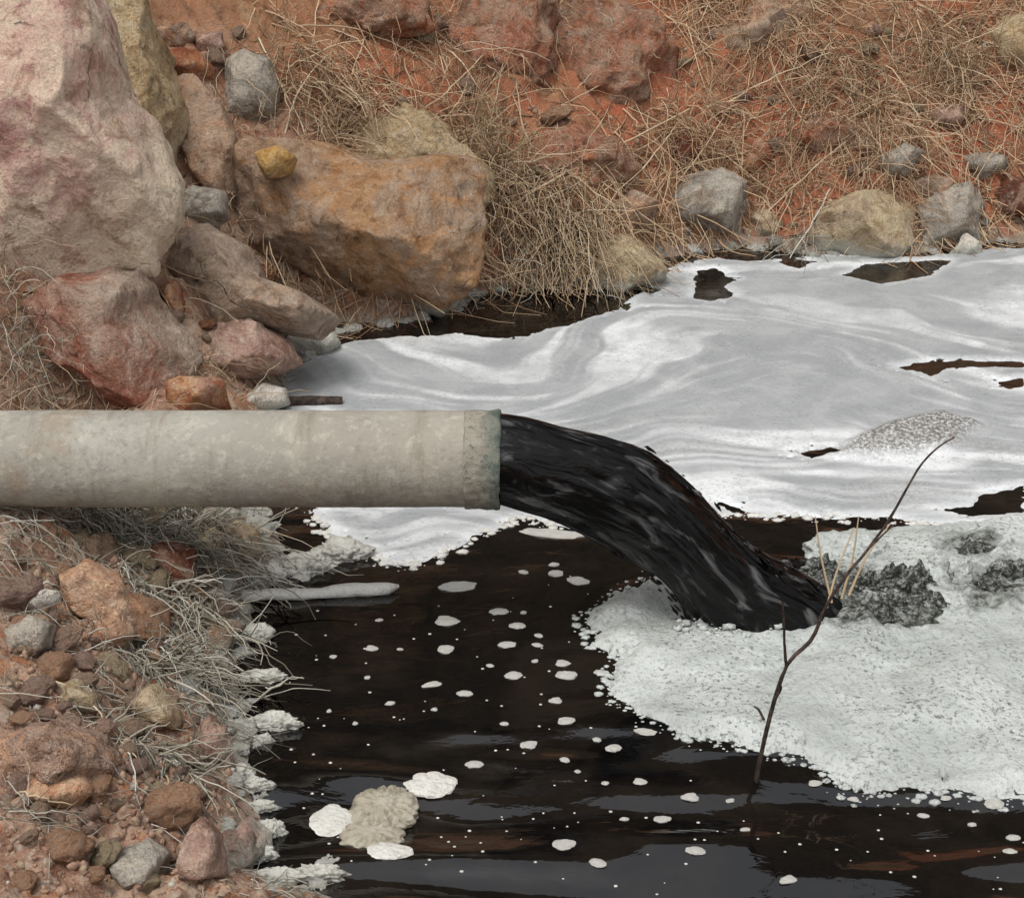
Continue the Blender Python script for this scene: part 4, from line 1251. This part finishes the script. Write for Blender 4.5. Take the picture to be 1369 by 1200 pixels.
def shore_bits(i0, i1, n, wpx, label, group, seed, off, mats):
    r = np.random.default_rng(seed)
    seg = np.array(SHORE_PX[i0:i1], float)
    for k_ in range(n):
        f = r.uniform(0, len(seg) - 1.001); a_ = int(f); q = seg[a_] + (seg[a_ + 1] - seg[a_]) * (f - a_)
        q = q + r.uniform(*off, 2) * np.array([1, 0.5])
        h_ = hit(*q); D = (h_ - CAM) @ FW
        sx = r.uniform(*wpx) * (0.5 + 0.5 * r.random()) * D / FPX / 2
        o = bpy.data.objects.new('foam_bit', BITS[r.integers(5)]); C.objects.link(o)
        o.scale = (sx, sx * r.uniform(0.6, 1.1), sx * r.uniform(0.35, 0.7))
        o.rotation_euler = (r.uniform(-.2, .2), r.uniform(-.2, .2), r.uniform(0, 6.3))
        o.location = (h_[0], h_[1], max(h_[2], 0.0))
        finish(o, label + ' ' + mark(q[0], q[1], SMARKS), 'foam', group)


BITS = []
for v in range(5):
    u, F = ico(4)
    m = 1 + 0.7 * fbm(u * 1.6 + 3.7 * v, 3) + 0.4 * fbm(u * 4.5 + v, 3, ridge=True)
    me = mesh_np(u * m[:, None], F); me.materials.append(M['foam_crust'])
    BITS.append(me)
SMARKS = [(400, 1180, 'beside the rounded white foam tip'), (340, 1130, 'by the rosy stone'), (340, 1070, 'by the narrow foam flap'), (310, 1010, 'by the pinkish pointed stone'), (320, 965, 'at the root of the long foam arm'),
          (305, 910, 'under the pale crusted tuft'), (330, 840, 'by the solitary pointed foam lump'), (340, 795, 'at the root of the crusted stick'), (380, 755, 'by the oval beige stone'), (360, 690, 'right under the pipe'),
          (470, 445, 'under the broad grey tan rock'), (580, 425, 'under the big ochre boulder'), (720, 385, 'under the thick hanging tuft'), (840, 380, 'under the beige sandy mound'), (900, 345, 'by the rounded grey rock'), (1000, 330, 'by the small pale stone'), (1140, 345, 'under the beige dome rock'), (1250, 340, 'under the blue grey rock'), (1340, 325, 'below the dark red rock')]
shore_bits(0, 13, 125, (8, 42), 'ragged pale foam bit on the near shore', 'foam bits along the near shore', 5, (-62, 8), 0)
shore_bits(15, 30, 60, (8, 30), 'ragged white foam bit on the far shore', 'foam bits along the far shore', 6, (-12, 6), 0)

# pale crusted stick
a, b = on_z(262, 808), on_z(534, 790)
P = resample([a + [0, 0, 0.05], a * 0.6 + b * 0.4 + [0, 0, 0.012], b + [0, 0, 0.012]], 24)
P = P + 0.006 * fbm(P * 6, 3)[:, None]
V, F = tube(P - P[0], (0.036 + 0.014 * fbm(P * 5, 3)) * np.sqrt(np.clip(np.linspace(1.0, 0.0, 24) * 20, 0.05, 1)), 12)
V = V + 0.012 * fbm(V * 14, 3)[:, None] * np.array([0, 1, 1])
V[:, 2] *= 0.7
F = [list(f) for f in F]
me = mesh_np(V, F)
bm = bmesh.new(); bm.from_mesh(me); bmesh.ops.holes_fill(bm, edges=bm.edges); bm.to_mesh(me); bm.free()
o = obj('crusted_stick', me, M['foam_fleck'], loc=P[0])
finish(o, 'pale foam crusted stick lying on the dark water off the near bank', 'stick')
# dark driftwood behind the pipe
a, b = on_z(362, 545), on_z(458, 541)
P = resample([a + [0, 0, 0.03], (a + b) / 2 + [0, 0, 0.035], b + [0, 0, 0.02]], 12)
V, F = tube(P - P[0], 0.03 + 0.006 * fbm(P * 9, 3), 8)
me = mesh_np(V, F)
bm = bmesh.new(); bm.from_mesh(me); bmesh.ops.holes_fill(bm, edges=bm.edges); bm.to_mesh(me); bm.free()
o = obj('driftwood', me, M['bark'], loc=P[0])
finish(o, 'dark wet driftwood stick in the foam just above the pipe', 'stick')

# beige foam cluster shaped like a flower
fc = on_z(510, 1100)
root = obj('foam_cluster', None, None, loc=(fc[0], fc[1], 0))
finish(root, 'beige flower shaped foam cluster floating on the black water', 'foam')


def lobe(px, py, w, h, hz, seed, mat, scallop=0, z0=0.0):
    c = on_z(px, py, z0)
    D = (c - CAM) @ FW
    sx = w * D / FPX / 2
    el = -ray(px, py)[2] / np.linalg.norm(ray(px, py))
    sy = max(h * D / FPX / 2 / el - 0.4 * hz, 0.3 * sx)
    u, F = ico(5)
    r = np.random.default_rng(seed)
    of = r.uniform(0, 60, 3)
    th = np.arctan2(u[:, 1], u[:, 0]); rho = np.hypot(u[:, 0], u[:, 1])
    m = 1 + 0.22 * fbm(u * 1.2 + of, 2) + 0.05 * fbm(u * 5 + of, 3)
    if scallop:
        ph = th + 0.25 * fbm(u * 2 + of, 2)
        m = m + rho * 0.12 * np.abs(np.sin(ph * scallop / 2))
        m = m + 0.16 * np.abs(np.sin(ph * scallop / 2)) * sstep(0.1, 0.6, rho) * np.abs(u[:, 2])
    V = u * m[:, None] * np.array([sx, sy, hz])
    V[:, 2] = np.where(V[:, 2] < 0, V[:, 2] * 0.35, V[:, 2])
    if scallop:
        V[:, 2] *= 1 - 0.22 * (1 - np.abs(np.sin(ph * scallop / 2))) * sstep(0.05, 0.4, rho)
    o = obj('lobe', mesh_np(V, F), mat, root)
    o.location = (c[0] - fc[0], c[1] - fc[1], z0 + float(water_h(c[0:1], c[1:2])[0]))
    return o


lobe(512, 1080, 88, 62, 0.05, 1, M['foam_beige'], 16, 0.012)
lobe(498, 1120, 80, 46, 0.03, 2, M['foam_beige'], 11)
lobe(442, 1100, 60, 44, 0.015, 3, M['foam_fleck'], 0)
lobe(575, 1048, 66, 32, 0.014, 4, M['foam_fleck'], 7)
lobe(520, 1146, 60, 26, 0.015, 5, M['foam_fleck'], 0)

FLECKS = [(612, 784, 50, 15), (597, 830, 32, 15), (595, 868, 22, 13), (667, 818, 26, 10), (692, 837, 20, 10), (678, 863, 24, 10), (497, 866, 18, 8), (578, 916, 28, 8),
          (621, 927, 22, 9), (686, 903, 22, 12), (757, 903, 28, 14), (752, 887, 20, 10), (743, 935, 18, 9), (720, 850, 12, 6), (718, 863, 14, 6), (804, 897, 20, 9),
          (757, 963, 26, 11), (706, 993, 24, 11), (634, 1020, 25, 11), (821, 996, 20, 12), (863, 979, 30, 10), (856, 1044, 20, 10), (923, 1066, 24, 12), (755, 1015, 14, 8),
          (772, 776, 28, 12), (743, 768, 20, 10), (741, 756, 15, 6), (753, 1130, 32, 17), (799, 1155, 24, 13), (930, 1142, 24, 13), (976, 1068, 12, 6), (1090, 1043, 20, 9),
          (1142, 1062, 16, 7), (1235, 1086, 16, 7), (1330, 1072, 24, 15), (1300, 1098, 12, 6), (1265, 1065, 16, 7), (1054, 1178, 26, 11), (1355, 1117, 20, 9), (1350, 1140, 18, 9),
          (996, 1110, 14, 7), (522, 938, 14, 6), (445, 878, 10, 5), (336, 937, 14, 7), (507, 828, 10, 5), (491, 905, 8, 5), (475, 967, 8, 5), (581, 950, 9, 5), (674, 968, 12, 6),
          (655, 890, 10, 5), (809, 1045, 10, 6), (835, 1091, 14, 6), (885, 1092, 24, 11), (798, 985, 12, 7), (772, 1030, 8, 5), (715, 885, 9, 5), (700, 820, 9, 5), (440, 948, 7, 5),
          (700, 765, 14, 6), (535, 868, 8, 4), (738, 713, 84, 14)]
fshape = []
for v in range(5):
    u, F = ico(4)
    m = 1 + 0.38 * fbm(u * 1.1 + 7.7 * v, 2) + 0.05 * fbm(u * 4 + v, 2)
    V = u * m[:, None]
    V[:, 2] = np.where(V[:, 2] < 0, V[:, 2] * 0.4, V[:, 2])
    me = mesh_np(V, F); me.materials.append(M['foam_fleck'])
    fshape.append(me)
r = np.random.default_rng(77)
for i, (px, py, w, h) in enumerate(FLECKS):
    c = on_z(px, py); D = (c - CAM) @ FW
    sx = w * D / FPX / 2
    el = -ray(px, py)[2] / np.linalg.norm(ray(px, py))
    sy = 0.8 * h * D / FPX / 2 / el
    o = bpy.data.objects.new('foam_fleck', fshape[i % 5]); C.objects.link(o)
    o.scale = (sx, sy, min(0.018, 0.3 * min(sx, sy) + 0.003))
    o.rotation_euler = (0, 0, r.uniform(-.3, .3) + (math.pi if r.random() < .5 else 0))
    o.location = (c[0], c[1], float(water_h(c[0:1], c[1:2])[0]))
    if i == len(FLECKS) - 1:
        finish(o, 'long white foam patch floating just under the black stream near the pipe mouth', 'foam')
    else:
        szw = 'tiny round' if w < 13 else ('small oval' if w < 23 else 'large oval')
        finish(o, szw + ' white foam fleck floating ' + mark(px, py, WMARKS), 'foam', 'foam flecks on the dark water')
# tiny specks
n = 260
q = np.stack([r.uniform(330, 1369, n), r.uniform(760, 1195, n)], -1)
DARK = [(400, 790), (560, 770), (720, 740), (800, 760), (780, 840), (830, 960), (1000, 1020), (1120, 1050), (1369, 1085), (1369, 1195), (480, 1195), (380, 1100), (380, 900)]
q = q[poly_sd(q[:, 0], q[:, 1], DARK) > 0]
u, F = ico(1)
VV, FF = [], []
for i, (px, py) in enumerate(q):
    c = on_z(px, py); sz = r.uniform(0.0025, 0.007)
    VV.append(u * np.array([sz * 1.2, sz, sz * 0.5]) + [c[0], c[1], float(water_h(c[0:1], c[1:2])[0])]); FF.append(F + i * len(u))
o = obj('foam_specks', mesh_np(np.vstack(VV), np.vstack(FF)), M['foam_fleck'])
finish(o, 'tiny white foam specks sprinkled over the dark water', 'foam', kind='stuff')

# ------------------------------------------------------------------ bare twig standing in the water
tb = on_z(1010, 1045)
TY = tb[1]
root = obj('bare_twig', None, None, loc=tb)
finish(root, 'dark bare forked twig standing in the water before the foam', 'twig')


def limb(name, pts, r0, r1, dy=0.0):
    P = [on_y(px, py, TY + dy * i / max(1, len(pts) - 1)) for i, (px, py) in enumerate(pts)]
    P = resample(P, 40)
    P = P + 0.004 * np.stack([fbm(P * 9 + 3, 3), fbm(P * 9 + 30, 3), 0 * P[:, 0]], -1)
    V, F = tube(P - tb, np.linspace(r0, r1, 40) * (1 + 0.25 * fbm(P * 25, 2)), 7)
    return obj(name, mesh_np(V, F), M['bark'], root)


limb('stem', [(1009, 1075), (1012, 1040), (1024, 978), (1050, 893), (1085, 855), (1102, 815), (1132, 768), (1160, 735), (1194, 686), (1225, 630), (1252, 600), (1276, 584)], 0.0095, 0.0028, 0.15)
limb('branch', [(1051, 890), (1048, 850), (1046, 800)], 0.006, 0.003, -0.08)
limb('branch', [(1022, 962), (1014, 948), (1008, 944)], 0.005, 0.003, 0.02)
limb('branch', [(1036, 935), (1044, 920), (1042, 912)], 0.005, 0.003, -0.02)
limb('branch', [(1160, 735), (1180, 715), (1196, 700)], 0.004, 0.002, 0.04)
for i, pts in enumerate([[(1125, 800), (1140, 745), (1148, 690)], [(1112, 805), (1098, 745), (1090, 690)], [(1135, 795), (1158, 745), (1190, 700)], [(1105, 812), (1120, 760), (1142, 705)]]):
    P = resample([on_y(px, py, 5.35 + 0.02 * k_) for k_, (px, py) in enumerate(pts)], 12)
    V, F = tube(P - P[0], np.linspace(0.006, 0.0025, 12), 5)
    o = obj('dead_stalk', mesh_np(V, F, attrs={'tone': np.full(len(V), 0.5 + 0.1 * i)}), M['straw'], loc=P[0])
    finish(o, 'thin dry stalk sticking up from the churned water behind the bare twig', 'stalk', 'stalks in the churned water')
